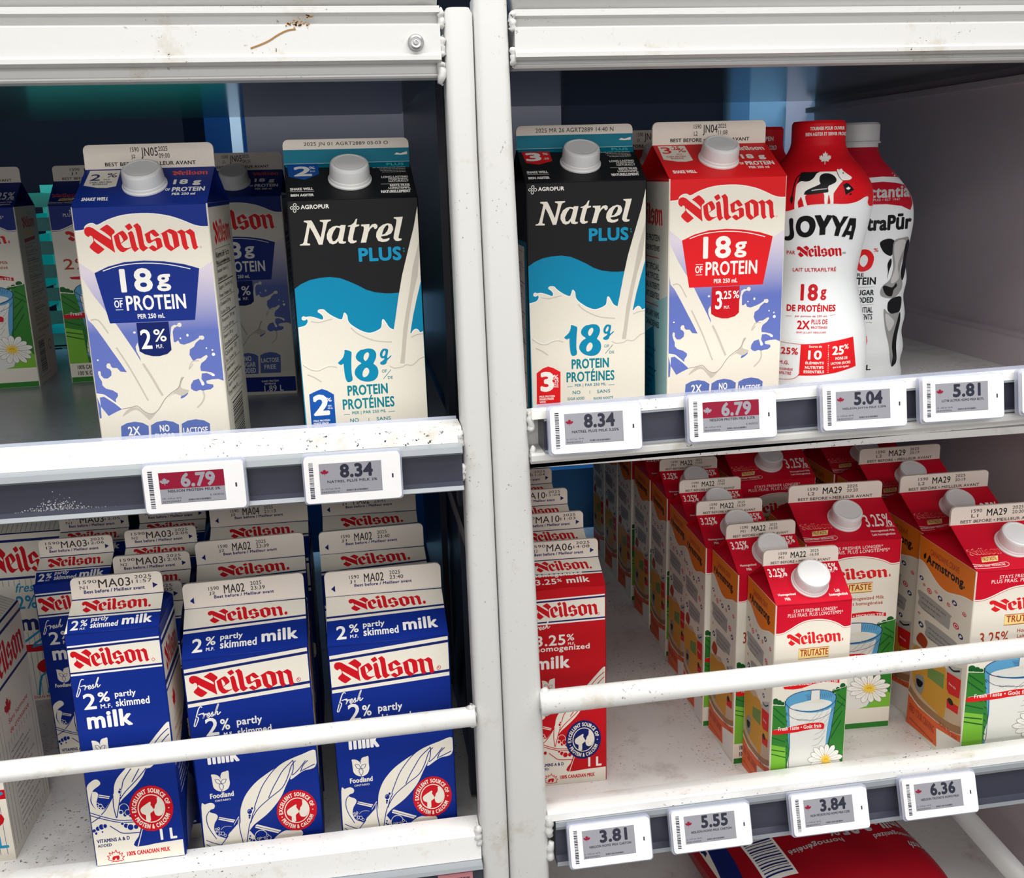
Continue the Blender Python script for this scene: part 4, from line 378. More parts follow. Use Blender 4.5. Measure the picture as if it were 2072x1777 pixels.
b = MB(); b.extrude([(22,-376.1),(18.5,-376.6),(18,-380.6),(19,-383.6),(21,-384.6),(20,-408),(14,-410),(14,-414),(43,-416),(43,-376.1)], 87, 640, RAIL, 4, mats={0: RAILE, 1: RAILE, 2: RAILE, 6: RAILE}); part(b, 'price_rail', RR)
b = MB(); b.tube([(-618, 20, -282), (25, 20, -274)], 7.7, LEDGE); weld(b, 23, 21, -274, 8, PAINT, 5); part(b, 'guard_rail', LR)
b = MB(); b.tube([(77, 20, -268.6), (640, 20, -263)], [9.5, 7.6], LEDGE); weld(b, 81, 21, -268.6, 9, PAINT, 7); part(b, 'guard_rail', RR)
b = MB()
for i, (x, y, z, r) in enumerate(((22, 22, 230, 5), (22, 22, 213, 5), (21, 24, 197, 6), (23, 22, -52, 5), (24, 22, -78, 5), (24, 22, -382, 7))): b = MB(); weld(b, x, y, z, r, PAINT, 20 + i); part(b, 'weld_bead', LR)
b = MB()
for i, (x, y, z, r) in enumerate(((69, 22, 228, 5), (69, 22, 206, 5), (75, 22, -43, 6), (76, 22, -68, 5), (82, 22, -381, 8), (83, 22, -404, 7))): b = MB(); weld(b, x, y, z, r, PAINT, 40 + i); part(b, 'weld_bead', RR)
# side panels
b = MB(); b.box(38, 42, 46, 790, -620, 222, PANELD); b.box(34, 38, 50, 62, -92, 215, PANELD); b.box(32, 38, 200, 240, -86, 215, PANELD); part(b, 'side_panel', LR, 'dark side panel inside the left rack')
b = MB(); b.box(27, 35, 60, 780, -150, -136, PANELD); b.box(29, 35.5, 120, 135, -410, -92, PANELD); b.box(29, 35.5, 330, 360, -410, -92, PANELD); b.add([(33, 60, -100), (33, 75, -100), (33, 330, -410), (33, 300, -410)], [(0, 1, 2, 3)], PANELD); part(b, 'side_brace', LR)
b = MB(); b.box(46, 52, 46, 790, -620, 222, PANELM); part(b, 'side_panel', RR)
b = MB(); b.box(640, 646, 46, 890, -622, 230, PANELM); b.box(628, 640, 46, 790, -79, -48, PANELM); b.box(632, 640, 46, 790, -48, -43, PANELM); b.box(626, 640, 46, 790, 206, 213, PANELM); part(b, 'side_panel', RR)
b = MB(); b.tube([(585, 60, -580), (585, 780, -540)], 11, PAINT); part(b, 'side_bar', RR, 'white bar running back under the right rack')
b = MB(); b.box(60, 640, 500, 506, -622, -416, plain('dusky_panel', (120,98,110), .6)); part(b, 'back_board', RR)
# pink bar-code strip on the bottom left rail
b = MB(); b.box(-10, 18, 17.4, 18.6, -442, -411, plain('pink_label_paper', (214,140,146), .5)); rnd = random.Random(11); x = -8
while x < 16: w = rnd.choice((.3, .5, .8)); b.box(x, x + w, 17.3, 17.5, -442, -415, ink('black')); x += w + rnd.choice((.35, .6))
tag(b.build('barcode_label'), 'pink bar-code strip on the rail under the left rack', 'label').location = V(0, 0, 0)
# ------------------------------------------------------------------ price tags
def leaf_ops(c, x, y, k, kx=1): return ['P', c, sum([[x + a * k * kx, y + d * k] for a, d in ((0,50),(10,30),(22,37),(18,8),(34,22),(38,14),(50,16),(46,2),(52,-3),(30,-20),(32,-28),(4,-25),(3,-50),(-3,-50),(-4,-25),(-32,-28),(-30,-20),(-52,-3),(-46,2),(-50,16),(-38,14),(-34,22),(-18,8),(-22,37),(-10,30))], [])]
def rounded(w, h, r, n=5):
    return [(sx * (w / 2 - r) + r * math.cos(math.radians(a + 90 * k / n)), sy * (h / 2 - r) + r * math.sin(math.radians(a + 90 * k / n))) for sx, sy, a in ((1,1,0),(-1,1,90),(-1,-1,180),(1,-1,270)) for k in range(n + 1)]
def plate(mb, w, h, r, y0, y1, m):
    p = rounded(w, h, r); n = len(p); mb.add([(x, y0, z) for x, z in p] + [(x, y1, z) for x, z in p], [tuple(range(n))[::-1] if False else tuple(range(n)), tuple(range(n, 2 * n))[::-1]] + [(i, n + i, n + (i + 1) % n, (i + 1) % n) for i in range(n)], m)
def price_tag(x, z, tilt, price, name, info, label, sale=False, w=69, y=5, extra=''):
    t = thing('price_tag', x, y, z, 0, label, 'price tag', 'electronic price tags on the rails'); t.rotation_euler = (-math.radians(tilt), 0, 0)
    b = MB(); plate(b, w, 36, 3, 2.5, 7.5, CLEAR); part(b, 'clear_holder', t)
    b = MB(); plate(b, w - 2.6, 33, 2.6, 0, 5, TAGW)
    rnd = random.Random(len(name)); yy = -13
    while yy < 13: h = rnd.choice((.3, .5, .9)); b.box(-w / 2 + 4.6, -w / 2 + 7.6, -.06, 0, yy, yy + h, ink('dim')); yy += h + rnd.choice((.3, .5))
    b.box(w / 2 - 7.6, w / 2 - 6.4, -.06, 0, -1.4, 1.6, ink('dim')); part(b, 'casing', t)
    b = MB(); W, H = 43, 22; x0 = -w / 2 + 11.5; z0 = -10.2
    b.box(x0, x0 + W, -.08, 0, z0, z0 + H, ink('lcd')); fn = lambda a, c, d: (x0 + a, -.08 - d, z0 + c)
    ops = [['P', 'lcdink', [0,0,1000,0,1000,12,0,12]]]
    if sale: ops += [['P', 'maroon', [0,470,1000,470,1000,1000,0,1000]]]
    c = 'lcd' if sale else 'lcdink'
    ops += [leaf_ops('lcd' if sale else 'maroon', 85, 720, 2.1 if not sale else 2.4, .62), ['T', c, price, 330, 500, 530, 460, .17], ['T', 'lcdink', name, 120, 355, 800 if len(name) > 18 else 640, 88, .12], ['T', 'lcdink', info, 20, 130, 300, 60, .05], ['T', 'lcdink', '06442000' + str(len(name)), 20, 40, 280, 55, .04]]
    if extra: ops += [['T', 'lcdink', extra, 760, 170, 210, 60, .05]]
    xx = 420; rnd = random.Random(7)
    while xx < 760: q = rnd.choice((5, 8, 12)); ops.append(['P', 'lcdink', [xx,60,xx+q,60,xx+q,115,xx,115]]); xx += q + rnd.choice((5, 9))
    decorate(b, ops, {}, W, H, fn, .02, .01); part(b, 'screen', t)
    return t
price_tag(-161.4, -70, 0, '6.79', 'NEILSON PROTEIN MILK 2%', '1.89L - 0.359 per 100 ML', 'price tag with a red 6.79 on the left rack', True, extra='E: 04/30/25')
price_tag(-54.6, -71.4, 0, '8.34', 'NATREL PLUS MILK 2%', '2L - 0.417 per 100 ML', 'grey 8.34 price tag on the left rack, right of a red 6.79')
price_tag(119.5, -47.2, 10, '8.34', 'NATREL PLUS MILK 3.25%', '2L - 0.417 per 100 ML', 'grey 8.34 price tag below the black carton on the right rack')
price_tag(222.1, -45.2, 10, '6.79', 'NEILSON PROTEIN MILK 3.25%', '1.89L - 0.359 per 100 ML', 'price tag with a red 6.79 below the red 18 g carton', True, extra='E: 04/30/25')
price_tag(325, -43.5, 10, '5.04', 'NEILSON JOYYA MILK 3.25%', '1L - 0.504 per 100 ML', 'grey 5.04 price tag below the red and white bottle')
price_tag(404.5, -42.3, 10, '5.81', 'LCTN ULTPUR HOMO MILK BOTL', '1.5L - 0.387 per 100 ML', 'grey 5.81 price tag on the upper right rail')
price_tag(486, -41, 10, '5.81', 'LCTN ULTPUR MILK', '1.5L - 0.387 per 100 ML', 'price tag cut by the picture edge, beside the 5.81 tag')
price_tag(129.2, -391.3, 20, '3.81', 'NEILSON HOMO MILK CARTON', '1L - 0.381 per 100 ML', 'grey 3.81 price tag on the lower right rail by the post')
price_tag(213.9, -389.6, 20, '5.55', 'NEILSON HOMO MILK CARTON', '2L - 0.277 per 100 ML', 'grey 5.55 price tag on the lower right rail')
price_tag(316.6, -388.2, 20, '3.84', 'NLSN MICROFLTRD HOMO MILK 3.25%', '1L - 0.384 per 100 ML', 'grey 3.84 price tag on the lower right rail')
price_tag(414.9, -386.3, 20, '6.36', 'NEILSON TRUTASTE HOMO MILK', '2L - 0.318 per 100 ML', 'grey 6.36 price tag on the lower right rail')
# ------------------------------------------------------------------ cartons
DIM = dict(prot=(95,203,26,17.6), nat=(95,203,26,17.6), milk2=(95,193.3,22.2,21.1), tru2=(95,197.8,26,16.9), milk1=(67,192,14.8,17.), tru1=(67,189.5,22.4,13.7))
PALS = dict(prot_blue=dict(K='navy', Kd='navyd', bdg='badge'), prot_red=dict(K='red', Kd='redd', bdg='badge', roofred='white'),
  nat=dict(), milk_blue=dict(K='blue', Kl='navyl', B2='red2'), milk_red=dict(K='milkred', Kl='navyl', B2='navyl'), tru_red=dict(K='crimson'), tru_blue=dict(K='navy', red='crimson'))
def lines(c, x0, x1, y0, y1, n, h, words, b=.06):
    return [['T', c, words[i % len(words)], x0 + 8, y1 - (i + 1) * (y1 - y0) / n, (x1 - x0) * (.55 + .4 * ((i * 5) % 7) / 7), h, b] for i in range(n)]
def bars(c, x0, x1, y0, y1, seed, vert=True):
    r = random.Random(seed); o = []; a, e = (y0, y1) if vert else (x0, x1); k = 4 if vert else 8
    while a < e:
        q = r.choice((2, 4, 6)) * k / 4; o.append(['P', c, [x0, a, x1, a, x1, a + q, x0, a + q] if vert else [a, y0, a + q, y0, a + q, y1, a, y1]]); a += q + r.choice((2, 4)) * k / 4
    return o
def box_line(c, x0, x1, y0, y1, w): return [['L', c, w, [x0, y0, x1, y0, x1, y1, x0, y1, x0, y0]]]
def facts(c, x0, x1, y0, y1, n):
    o = box_line(c, x0, x1, y0, y1, 6); ws = ['Calories 130', 'Fat / Lipides 5 g', 'Saturated / saturés 3 g', 'Carbohydrate / Glucides 6 g', 'Sugars / Sucres 6 g', 'Protein / Protéines 18 g', 'Cholesterol 20 mg', 'Sodium 120 mg', 'Potassium 390 mg', 'Calcium 600 mg', 'Vitamin A 100 µg', 'Riboflavin 0.4 mg']
    o += lines(c, x0, x1, y0, y1, n, (y1 - y0) / n * .6, ws)
    for i in range(2, n, 2): yy = y1 - i * (y1 - y0) / n - 3; o.append(['L', c, 4 if i % 4 else 8, [x0, yy, x1, yy]])
    return o
def side_ops(fam, side, var):
    if fam == 'prot':
        if side == 'R': return [['P', 'K', [0,985,1000,985,1000,1000,0,1000]], ['W', 'logored', 'neilson', 130, 850, 760, 95], ['T', 'black', 'Nutrition Facts', 140, 800, 600, 22, .1], ['T', 'black', 'Valeur nutritive', 140, 770, 600, 22, .1]] + facts('black', 120, 820, 290, 835, 18) + [['P', 'black', [60,300,75,300,75,640,60,640]]] + box_line('dim', 160, 780, 60, 270, 6) + bars('black', 220, 720, 70, 260, 2)
        o = [['P', 'cream', [0,0,1000,0,1000,1000,0,1000]], ['P', 'mint', [0,0,1000,0,1000,560,0,450]], ['P', 'teal', [0,0,700,0,600,420,0,330]], ['P', 'K', [0,990,1000,990,1000,1000,0,1000]], ['W', 'logored', 'neilson', 80, 820, 760, 95]]
        for i, s in enumerate(('2X THE PROTEIN', '2X PLUS DE PROTÉINES', '', 'NO ARTIFICIAL', 'SANS ARTIFICIEL', '9 ESSENTIAL NUTRIENTS', 'NUTRIMENTS ESSENTIELS', '', 'CANADIAN DAIRY FARMS', 'FERMES CANADIENNES')):
            if s: o.append(['T', 'black', s, 120, 760 - i * 38, 640, 26, .12])
            else: o.append(['L', 'logored', 8, [100, 772 - i * 38, 740, 772 - i * 38]])
        o += lines('black', 80, 760, 120, 370, 9, 15, ['per 250 mL serving,', 'protein and has', 'with Canadian milk', 'to pair it with', 'the day'], .1) + [['P', 'redd', [100,10,640,10,700,60,660,100,100,110]], ['T', 'white', 'NO LACTOSE', 160, 45, 400, 26, .1]]
        return o
    if fam == 'nat':
        if side == 'R': return [['P', 'black', [0,640,1000,640,1000,1000,0,1000]], ['P', 'teals', [0,0,1000,0,1000,640,0,700]]]
        return [['P', 'teals', [0,0,1000,0,1000,1000,0,1000]], ['P', 'black', [0,780,1000,780,1000,1000,0,1000]], ['P', 'cream', [120,120,860,120,860,760,120,760]]] + facts('dim', 150, 830, 140, 740, 20)
    if fam == 'tru':
        if side == 'L': return ART['tru_left']
        return [['W', 'logored', 'neilson', 250, 880, 600, 70], ['P', 'gold', [330,840,720,840,720,868,330,868]], ['P', 'red', [250,800,780,810,780,830,250,820]]] + facts('grey', 250, 850, 330, 790, 20) + [['T', 'grey', '100% Canadian milk', 280, 290, 560, 20, .06]] + box_line('dim', 120, 600, 40, 260, 6) + bars('dim', 190, 480, 55, 245, 4) + [['C', 'dim', 760, 190, 70, 30], ['C', 'cream', 760, 190, 58, 24]]
    if fam == 'milk':
        m = 1 if side == 'R' else -1; X = lambda a: a if m > 0 else 1000 - a; fl = lambda a: sum([[X(x), y] for x, y in pairs(a)], [])
        o = [['P', 'K', [0,0,1000,0,1000,1000,0,1000]]]
        for c, y0, y1 in (('white', 938, 952), ('Kl', 918, 934), ('cream', 772, 918), ('Kl', 752, 766), ('white', 732, 748)): o.append(['P', c, fl([0,y0,1000,y0,1000,y1,0,y1])])
        o += [['W', 'red2', 'neilson', 120, 782, 780, 124], ['P', 'cream', fl([0,720,1000,720,1000,540,420,420,0,400])], leaf_ops('red2', 350, 640, 1.1, 1.6), ['L', 'red2', 8, [180,560,700,575]], ['T', 'red2', 'Sans produit', 200, 510, 520, 22, .08], ['T', 'red2', 'SANS ARÔME', 200, 470, 480, 22, .08]]
        o += lines('white', 140, 860, 250, 380, 5, 14, ['store refrigerated', 'conserver au froid', 'vitamins A & D'])
        for i in range(14): o.append(['S', 'cream', 9, [200 + i * 55, 0, 330 + i * 50, 120 - i * 3, 700 + i * 25, 240 - i * 8]])
        return o
    return []
def fin_ops(kind, stamp):
    a, b, c, d, e = stamp   # plant code, line, date, year, time
    if kind == 'nat': return [['P', 'kraft', [0,0,1000,0,1000,1000,0,1000]], ['P', 'teals', [0,0,1000,0,1000,580,0,580]], ['T', 'date', c, 165, 690, 670, 190, .05], ['P', 'kraft', [880,300,900,380,930,340,985,420,985,300,930,280]]]
    if kind == 'prot': return [['T', 'date', a, 360, 680, 66, 190, .06], ['T', 'date', b, 362, 380, 32, 190, .06], ['T', 'date', c, 440, 380, 130, 470, .045], ['T', 'date', d, 575, 690, 72, 190, .06], ['T', 'date', e, 575, 400, 84, 200, .06], ['T', 'black', 'BEST BEFORE • MEILLEUR AVANT', 155, 110, 700, 160, .12]]
    if kind == 'milk2': return [['T', 'date', a, 210, 650, 85, 150, .06], ['T', 'date', b, 212, 450, 50, 150, .06], ['T', 'date', c, 335, 470, 170, 360, .05], ['T', 'date', d, 555, 700, 92, 160, .06], ['T', 'date', e, 555, 500, 118, 160, .06], ['T', 'navyl', 'Best before / Meilleur avant', 250, 310, 495, 130, .14], ['P', 'navyl', [50,300,85,170,85,440]]]
    if kind == 'milk1': return [['T', 'date', a, 95, 690, 190, 160, .05], ['T', 'date', b, 97, 440, 85, 160, .05], ['T', 'date', c, 300, 440, 350, 400, .045], ['T', 'date', d, 700, 740, 185, 160, .05], ['T', 'date', e, 665, 530, 220, 160, .05], ['T', 'navyl', 'Best before / Meilleur avant', 135, 220, 665, 170, .14], ['P', 'navyl', [890,230,945,370,890,500]]]
    return [['T', 'date', a, 200, 640, 110, 190, .08], ['T', 'date', b, 205, 370, 70, 190, .08], ['T', 'black', c, 360, 400, 205, 400, .07], ['T', 'date', d, 620, 690, 112, 190, .07], ['T', 'date', e, 620, 440, 118, 190, .07], ['T', 'black', 'BEST BEFORE • MEILLEUR AVANT', 100, 70, 800, 170, .1]]
SETS = {}
def carton_set(kind, var):
    key = kind + var
    if key in SETS: return SETS[key]
    W, hb, hr, hf = DIM[kind]; fam = kind.rstrip('12'); D = W
    if fam == 'prot': pal = PALS['prot_blue' if var == '2' else 'prot_red']; front = ART['protein_front'] + ART['protein_' + var]; roof = [['P', 'K', [0,0,1000,0,1000,1000,0,1000]]] + ART['protein_roof'] + ART['protein_roof_' + var]; base = 'cream'; rc = 'K'
    elif fam == 'nat': pal = PALS['nat']; front = ART['natrel_front'] + ART['natrel_' + var]; roof = [['P', 'black', [0,0,1000,0,1000,1000,0,1000]]] + ART['natrel_roof'] + ART['natrel_roof_' + var]; base = 'black'; rc = 'black'
    elif kind == 'milk2': pal = PALS['milk_blue']; front = ART['milk2_front']; roof = [['P', 'cream', [0,0,1000,0,1000,1000,0,1000]]] + ART['milk2_roof']; base = 'blue'; rc = 'blue'
    elif kind == 'milk1':
        pal = PALS['milk_blue' if var == '2' else 'milk_red']; front = [o if o[0] != 'W' or var == '2' else o[:3] + [25, o[4], 885, o[6]] for o in ART['milk1_front']] + ART['milk1_low'] + ART['milk1_2' if var == '2' else 'milk1_3']; roof = [['P', 'cream', [0,0,1000,0,1000,1000,0,1000]]] + ART['milk1_roof'] + ART['milk1_roof_' + var]; base = pal['K']; rc = pal['K']
    else:
        pal = PALS['tru_red' if var == '3' else 'tru_blue']; base = 'cream'; rc = pal['K']; roof = [['P', 'K', [0,0,1000,0,1000,1000,0,1000]]] + ART[kind + '_roof']; front = ART['tru_front']
        if var == '2': front = [[('2%' if o[0] == 'T' and o[2] == '3.25%' else v) if i == 2 else v for i, v in enumerate(o)] for o in front]
    base_ink = ink(pal.get(base, base)); roof_ink = ink(pal.get(rc, rc))
    b = MB(); c = 1.6; ring = []
    for cx, cy, a0 in ((W - c, c, -90), (W - c, D - c, 0), (c, D - c, 90), (c, c, 180)):
        for k in range(4): a = math.radians(a0 + 30 * k); ring.append((cx + c * math.cos(a), cy + c * math.sin(a)))
    n = 16; b.add([(x, y, 0) for x, y in ring] + [(x, y, hb) for x, y in ring], [tuple(range(n))[::-1], tuple(range(n, 2 * n))], base_ink)
    for k in range(n):
        p, q = ring[k], ring[(k + 1) % n]; b.add([(p[0], p[1], 0), (q[0], q[1], 0), (q[0], q[1], hb), (p[0], p[1], hb)], [(0, 1, 2, 3)], base_ink, k % 4 != 3)
    e = 1.0
    decorate(b, front, pal, W - 2 * e, hb, lambda x, y, d: (x + e, -d, y))
    decorate(b, side_ops(fam, 'R', var), pal, D - 2 * e, hb, lambda x, y, d: (W + d, x + e, y))
    decorate(b, side_ops(fam, 'L', var), pal, D - 2 * e, hb, lambda x, y, d: (-d, D - e - x, y))
    body = b.mesh('carton_body')
    # gable: two sloping panels, folded-in gussets at both ends
    b = MB(); zt = hb + hr; y1, y2 = D / 2 - 1.2, D / 2 + 1.2; ins = min(hr * 1.2, W * .33)
    b.add([(.3, .2, hb), (W - .3, .2, hb), (W - .3, y1, zt), (.3, y1, zt)], [(0, 1, 2, 3)], roof_ink); b.add([(.3, D - .2, hb), (W - .3, D - .2, hb), (W - .3, y2, zt), (.3, y2, zt)], [(3, 2, 1, 0)], roof_ink)
    for sx, x0, xi in ((1, W - .3, W - ins), (-1, .3, ins)):
        ap = (xi, D / 2, zt - 1); A = (x0, .4, hb); B = (x0, D - .4, hb); F1 = (x0, y1, zt - .4); F2 = (x0, y2, zt - .4)
        for t in ((A, B, ap), (A, ap, F1), (B, F2, ap)): b.add(t, [(0, 1, 2) if sx > 0 else (2, 1, 0)], roof_ink)
    sl = math.hypot(y1 - .2, hr); ny, nz = -hr / sl, (y1 - .2) / sl
    decorate(b, roof, pal, W - .6, sl - .2, lambda x, y, d: (x + .3, .2 + y * (y1 - .2) / sl + ny * d, hb + y * hr / sl + nz * d))
    # pressed fold line where the gable starts
    b.tube([(1, .1, hb), (W - 1, .1, hb)], .55, roof_ink, 8)
    gable = b.mesh('carton_gable')
    cap = None
    if kind not in ('milk1', 'milk2'):
        R = 14.9 if W > 80 else 14.7; b = MB(); ang = math.atan2(hr, y1); oy = y1 * .52; T = Matrix.Translation((W * (.5 if W > 80 else .53), oy, hb + hr * .52)) @ Matrix.Rotation(ang, 4, 'X')
        b.lathe([(R + 1.2, .1), (R + 1.2, 1.2), (R + .5, 2), (R + .1, 3.6), (R + .05, 4), (R, 4.1), (R - .5, 12), (R - 1.2, 13.6), (R - 2.6, 14.2), (R - 3.4, 14.1), (R - 3.9, 13.9), (.01, 13.9)], CAPM, 96, T, ridge=(3.9, 12.2, .55), cap=False); cap = b.mesh('carton_cap')
    SETS[key] = (body, gable, cap, pal); return SETS[key]
FINS = {}
def fin_mesh(kind, stamp):
    if (kind, stamp) in FINS: return FINS[kind, stamp]
    W, hb, hr, hf = DIM[kind]; b = MB(); r = 4; base = ink('kraft'); z0 = hb + hr - .6; z1 = hb + hr + hf; y0, y1 = W / 2 - 1.3, W / 2 + 1.3
    p = [(.2, z0), (W - .2, z0)] + [(W - .2 - r + r * math.cos(math.radians(a)), z1 - r + r * math.sin(math.radians(a))) for a in (0, 30, 60, 90)] + [(.2 + r + r * math.cos(math.radians(a)), z1 - r + r * math.sin(math.radians(a))) for a in (90, 120, 150, 180)]
    n = len(p); b.add([(x, y0, z) for x, z in p] + [(x, y1, z) for x, z in p], [tuple(range(n)), tuple(range(n, 2 * n))[::-1]] + [(i, n + i, n + (i + 1) % n, (i + 1) % n) for i in range(n)], base)
    ops = fin_ops(kind.replace('tru1', 'tru').replace('tru2', 'tru'), stamp)
    if kind == 'nat': ops = [ops[0][:2] + [[0,0,1000,0,1000,740,960,980,40,980,0,740]]] + ops[1:]
    decorate(b, ops, {}, W - .4, hf, lambda x, y, d: (x + .2, y0 - d, hb + hr + y), .02, .01)
    FINS[kind, stamp] = b.mesh('carton_fin'); return FINS[kind, stamp]
def carton(kind, var, x, y, z, yaw, stamp, label, group, tilt=0, rot=0):
    body, gable, cap, pal = carton_set(kind, var)
    t = thing('milk_carton', x, y, z, math.radians(yaw), label, 'milk carton', group)
    if tilt: t.rotation_euler = (math.radians(tilt), 0, math.radians(yaw))
    link('body', body, t); link('gable_roof', gable, t); f = link('top_fin', fin_mesh(kind, stamp), t)
    if cap: c = link('cap', cap, t); c['label'] = 'white ribbed screw cap'
    return t
LU, LL, RU, RL = -86.2, -414, -79, -409.5
S5 = lambda line, date, time, a='1590': (a, line, date, '2025', time)
carton('prot', '2', -240, 94.1, LU, -3.2, S5('J2', 'JN05', '09:00'), 'blue 2% carton with white cap, stamped JN05, at the shelf front', 'blue 18 g protein cartons')
carton('prot', '2', -205.9, 391.7, LU, -1, S5('J2', 'JN05', '09:31'), 'blue 18 g carton deep in the shade behind the front blue one', 'blue 18 g protein cartons')
carton('nat', '2', -89.2, 80, LU, 2.6, S5('', '2025 JN 01 AGRT2889 05:03 O', ''), 'black and teal carton with a blue 2% shield', 'black and teal protein cartons')
carton('nat', '3', 88.5, 101.1, RU, -1.8, S5('', '2025 MR 26 AGRT2889 14:40 N', ''), 'black and teal carton with a red 3% shield', 'black and teal protein cartons')
carton('prot', '3', 197.7, 87.1, RU, -.3, S5('L2', 'JN04', '11:08'), 'red 18 g protein carton stamped JN04 beside the bottles', 'red 18 g protein cartons')
carton('prot', '3', 193, 236, RU, 0, S5('J2', 'JN04', '11:10'), 'red protein carton mostly hidden behind the front red one', 'red 18 g protein cartons')
carton('tru2', '2', -497.7, 509.5, LU, 2.9, S5('J1', 'MA27', '10:12'), 'blue topped carton with a daisy, cut by the left edge', 'blue topped field cartons at the back')
carton('tru2', '2', -371.5, 525.1, LU, 2.5, S5('J1', 'MA27', '10:15'), 'blue topped green field carton behind the front blue 18 g one', 'blue topped field cartons at the back')
G2 = 'blue gable cartons in two rows'
carton('milk2', '2', -194, 54.6, LL, 2.6, S5('J2', 'MA02', '23:39'), 'wide blue 2% carton stamped 23:39, front of the middle row', G2)
carton('milk2', '2', -197.3, 152.5, LL, 3.2, S5('J2', 'MA02', '23:39'), 'wide blue 2% carton second in the middle row', G2)
carton('milk2', '2', -199.6, 254.5, LL, 1, S5('J2', 'MA04', '21:13'), 'wide blue 2% carton third in the middle row, below the 6.79 tag', G2)
carton('milk2', '2', -84.2, 54.2, LL, .7, S5('J1', 'MA02', '23:40'), 'wide blue 2% carton at the front right, next to the left post', G2)
carton('milk2', '2', -89.6, 153.3, LL, 2.6, S5('J1', 'MA02', '23:40'), 'wide blue 2% carton second in the right row', G2)
carton('milk2', '2', -91.9, 263, LL, 0, S5('J1', 'MA02', '23:41'), 'wide blue 2% carton third in the right row, below the 8.34 tag', G2)
G1 = 'narrow blue gable cartons'
carton('milk1', '2', -271.4, 36.8, -377.9, .8, S5('N1', 'MA03', '11:57'), 'narrow blue 1 litre carton standing foremost on the ledge', G1, tilt=-1.8)
carton('milk1', '2', -270.7, 110.5, LL, 0, S5('N1', 'MA03', '12:05'), 'narrow blue carton right behind the foremost one, a sliver showing', G1)
carton('milk1', '2', -274.6, 182.3, LL, .2, S5('N2', 'MA03', '12:05'), 'narrow blue carton third back behind the ledge one, stamped N2', G1)
carton('milk1', '2', -278.6, 253.5, LL, .7, S5('N2', 'MA03', '12:05'), 'narrow blue carton fourth back behind the ledge one, stamped N2', G1)
carton('milk1', '2', -279.7, 326.5, LL, 0, S5('N2', 'MA03', '12:05'), 'narrow blue carton last behind the ledge one, top cut by the rail', G1)
carton('milk1', '2', -354.6, 244.5, LL, .5, S5('I2', 'MA03', '12:06'), 'narrow blue carton stamped 12:06, left of the ledge one and deeper', G1)
carton('milk1', '2', -354.9, 316.5, LL, .5, S5('N1', 'MA03', '12:05'), 'narrow blue carton right behind the one stamped 12:06', G1)
GR = 'narrow red gable cartons by the post'
for i, (x, y, yw, st, lb) in enumerate(((87.3, 120, -2, S5('N2', 'MA06', '14:08'), 'narrow red 1 litre carton stamped MA06, front of its row by the post'), (92, 196, -1, S5('N2', 'MA10', '11:03'), 'narrow red carton second in the row by the post'), (92.6, 272, -1, S5('N2', 'MA10', '11:04'), 'narrow red carton third in the row by the post'), (91.6, 347, 0, S5('N2', 'MA10', '11:04'), 'narrow red carton last in the row by the post'))):
    carton('milk1', '3', x, y, RL, yw, st, lb, GR)
GH = 'small capped red cartons in the middle row'
for i, (x, y, yw, tm) in enumerate(((281.6, 50.5, -1.9, '16:50'), (275.6, 119, .1, '16:50'), (270.5, 189, -1.7, '16:50'), (276.9, 261.1, -1.4, '17:05'), (280.3, 343.1, -2, '17:05'), (282.3, 415.5, 0, '17:06'), (284.4, 503.4, 0, '17:06'), (284.4, 574, 0, '17:07'), (284.4, 645, 0, '17:07'))):
    lb = ['small red capped carton stamped 16:50, foremost of its row behind the rail', 'second small red capped carton of the row above the 3.84 tag', 'third small red capped carton of the row above the 3.84 tag', 'fourth small red capped carton of its row, stamped 17:05', 'fifth small red capped carton of its row, under the upper rail', 'sixth small red capped carton, only side and corner showing', 'shaded capped carton seventh back, green front strip beside the gap', 'shaded capped carton eighth back, only its bluish side showing', 'shaded capped carton last of the row, only its bluish side showing'][i]
    carton('tru1', '3', x, y, RL, yw, S5('M1', 'MA22', tm), lb, GH)
GK = 'large capped red cartons'
for x, y, yw, ln, tm, lb in ((355.9, 156.7, -2.5, 'L2', '20:20', 'large red capped carton stamped MA29 behind the small foremost one'), (365, 356.3, 0, 'L2', '20:21', 'large red capped carton in the shade behind the stamped 20:20 one'), (468.3, 62.2, -1.8, 'L1', '20:20', 'large red capped carton at the right edge, side in orange'), (476, 160.5, -.2, 'L2', '20:19', 'second large red capped carton of the right edge row'), (486, 262.4, .1, 'L2', '20:19', 'third large red capped carton of the right edge row'), (484, 360, 0, 'L2', '20:19', 'last large red capped carton of the right edge row, fin hidden')):
    carton('tru2', '3', x, y, RL, yw, S5(ln, 'MA29', tm), lb, GK)
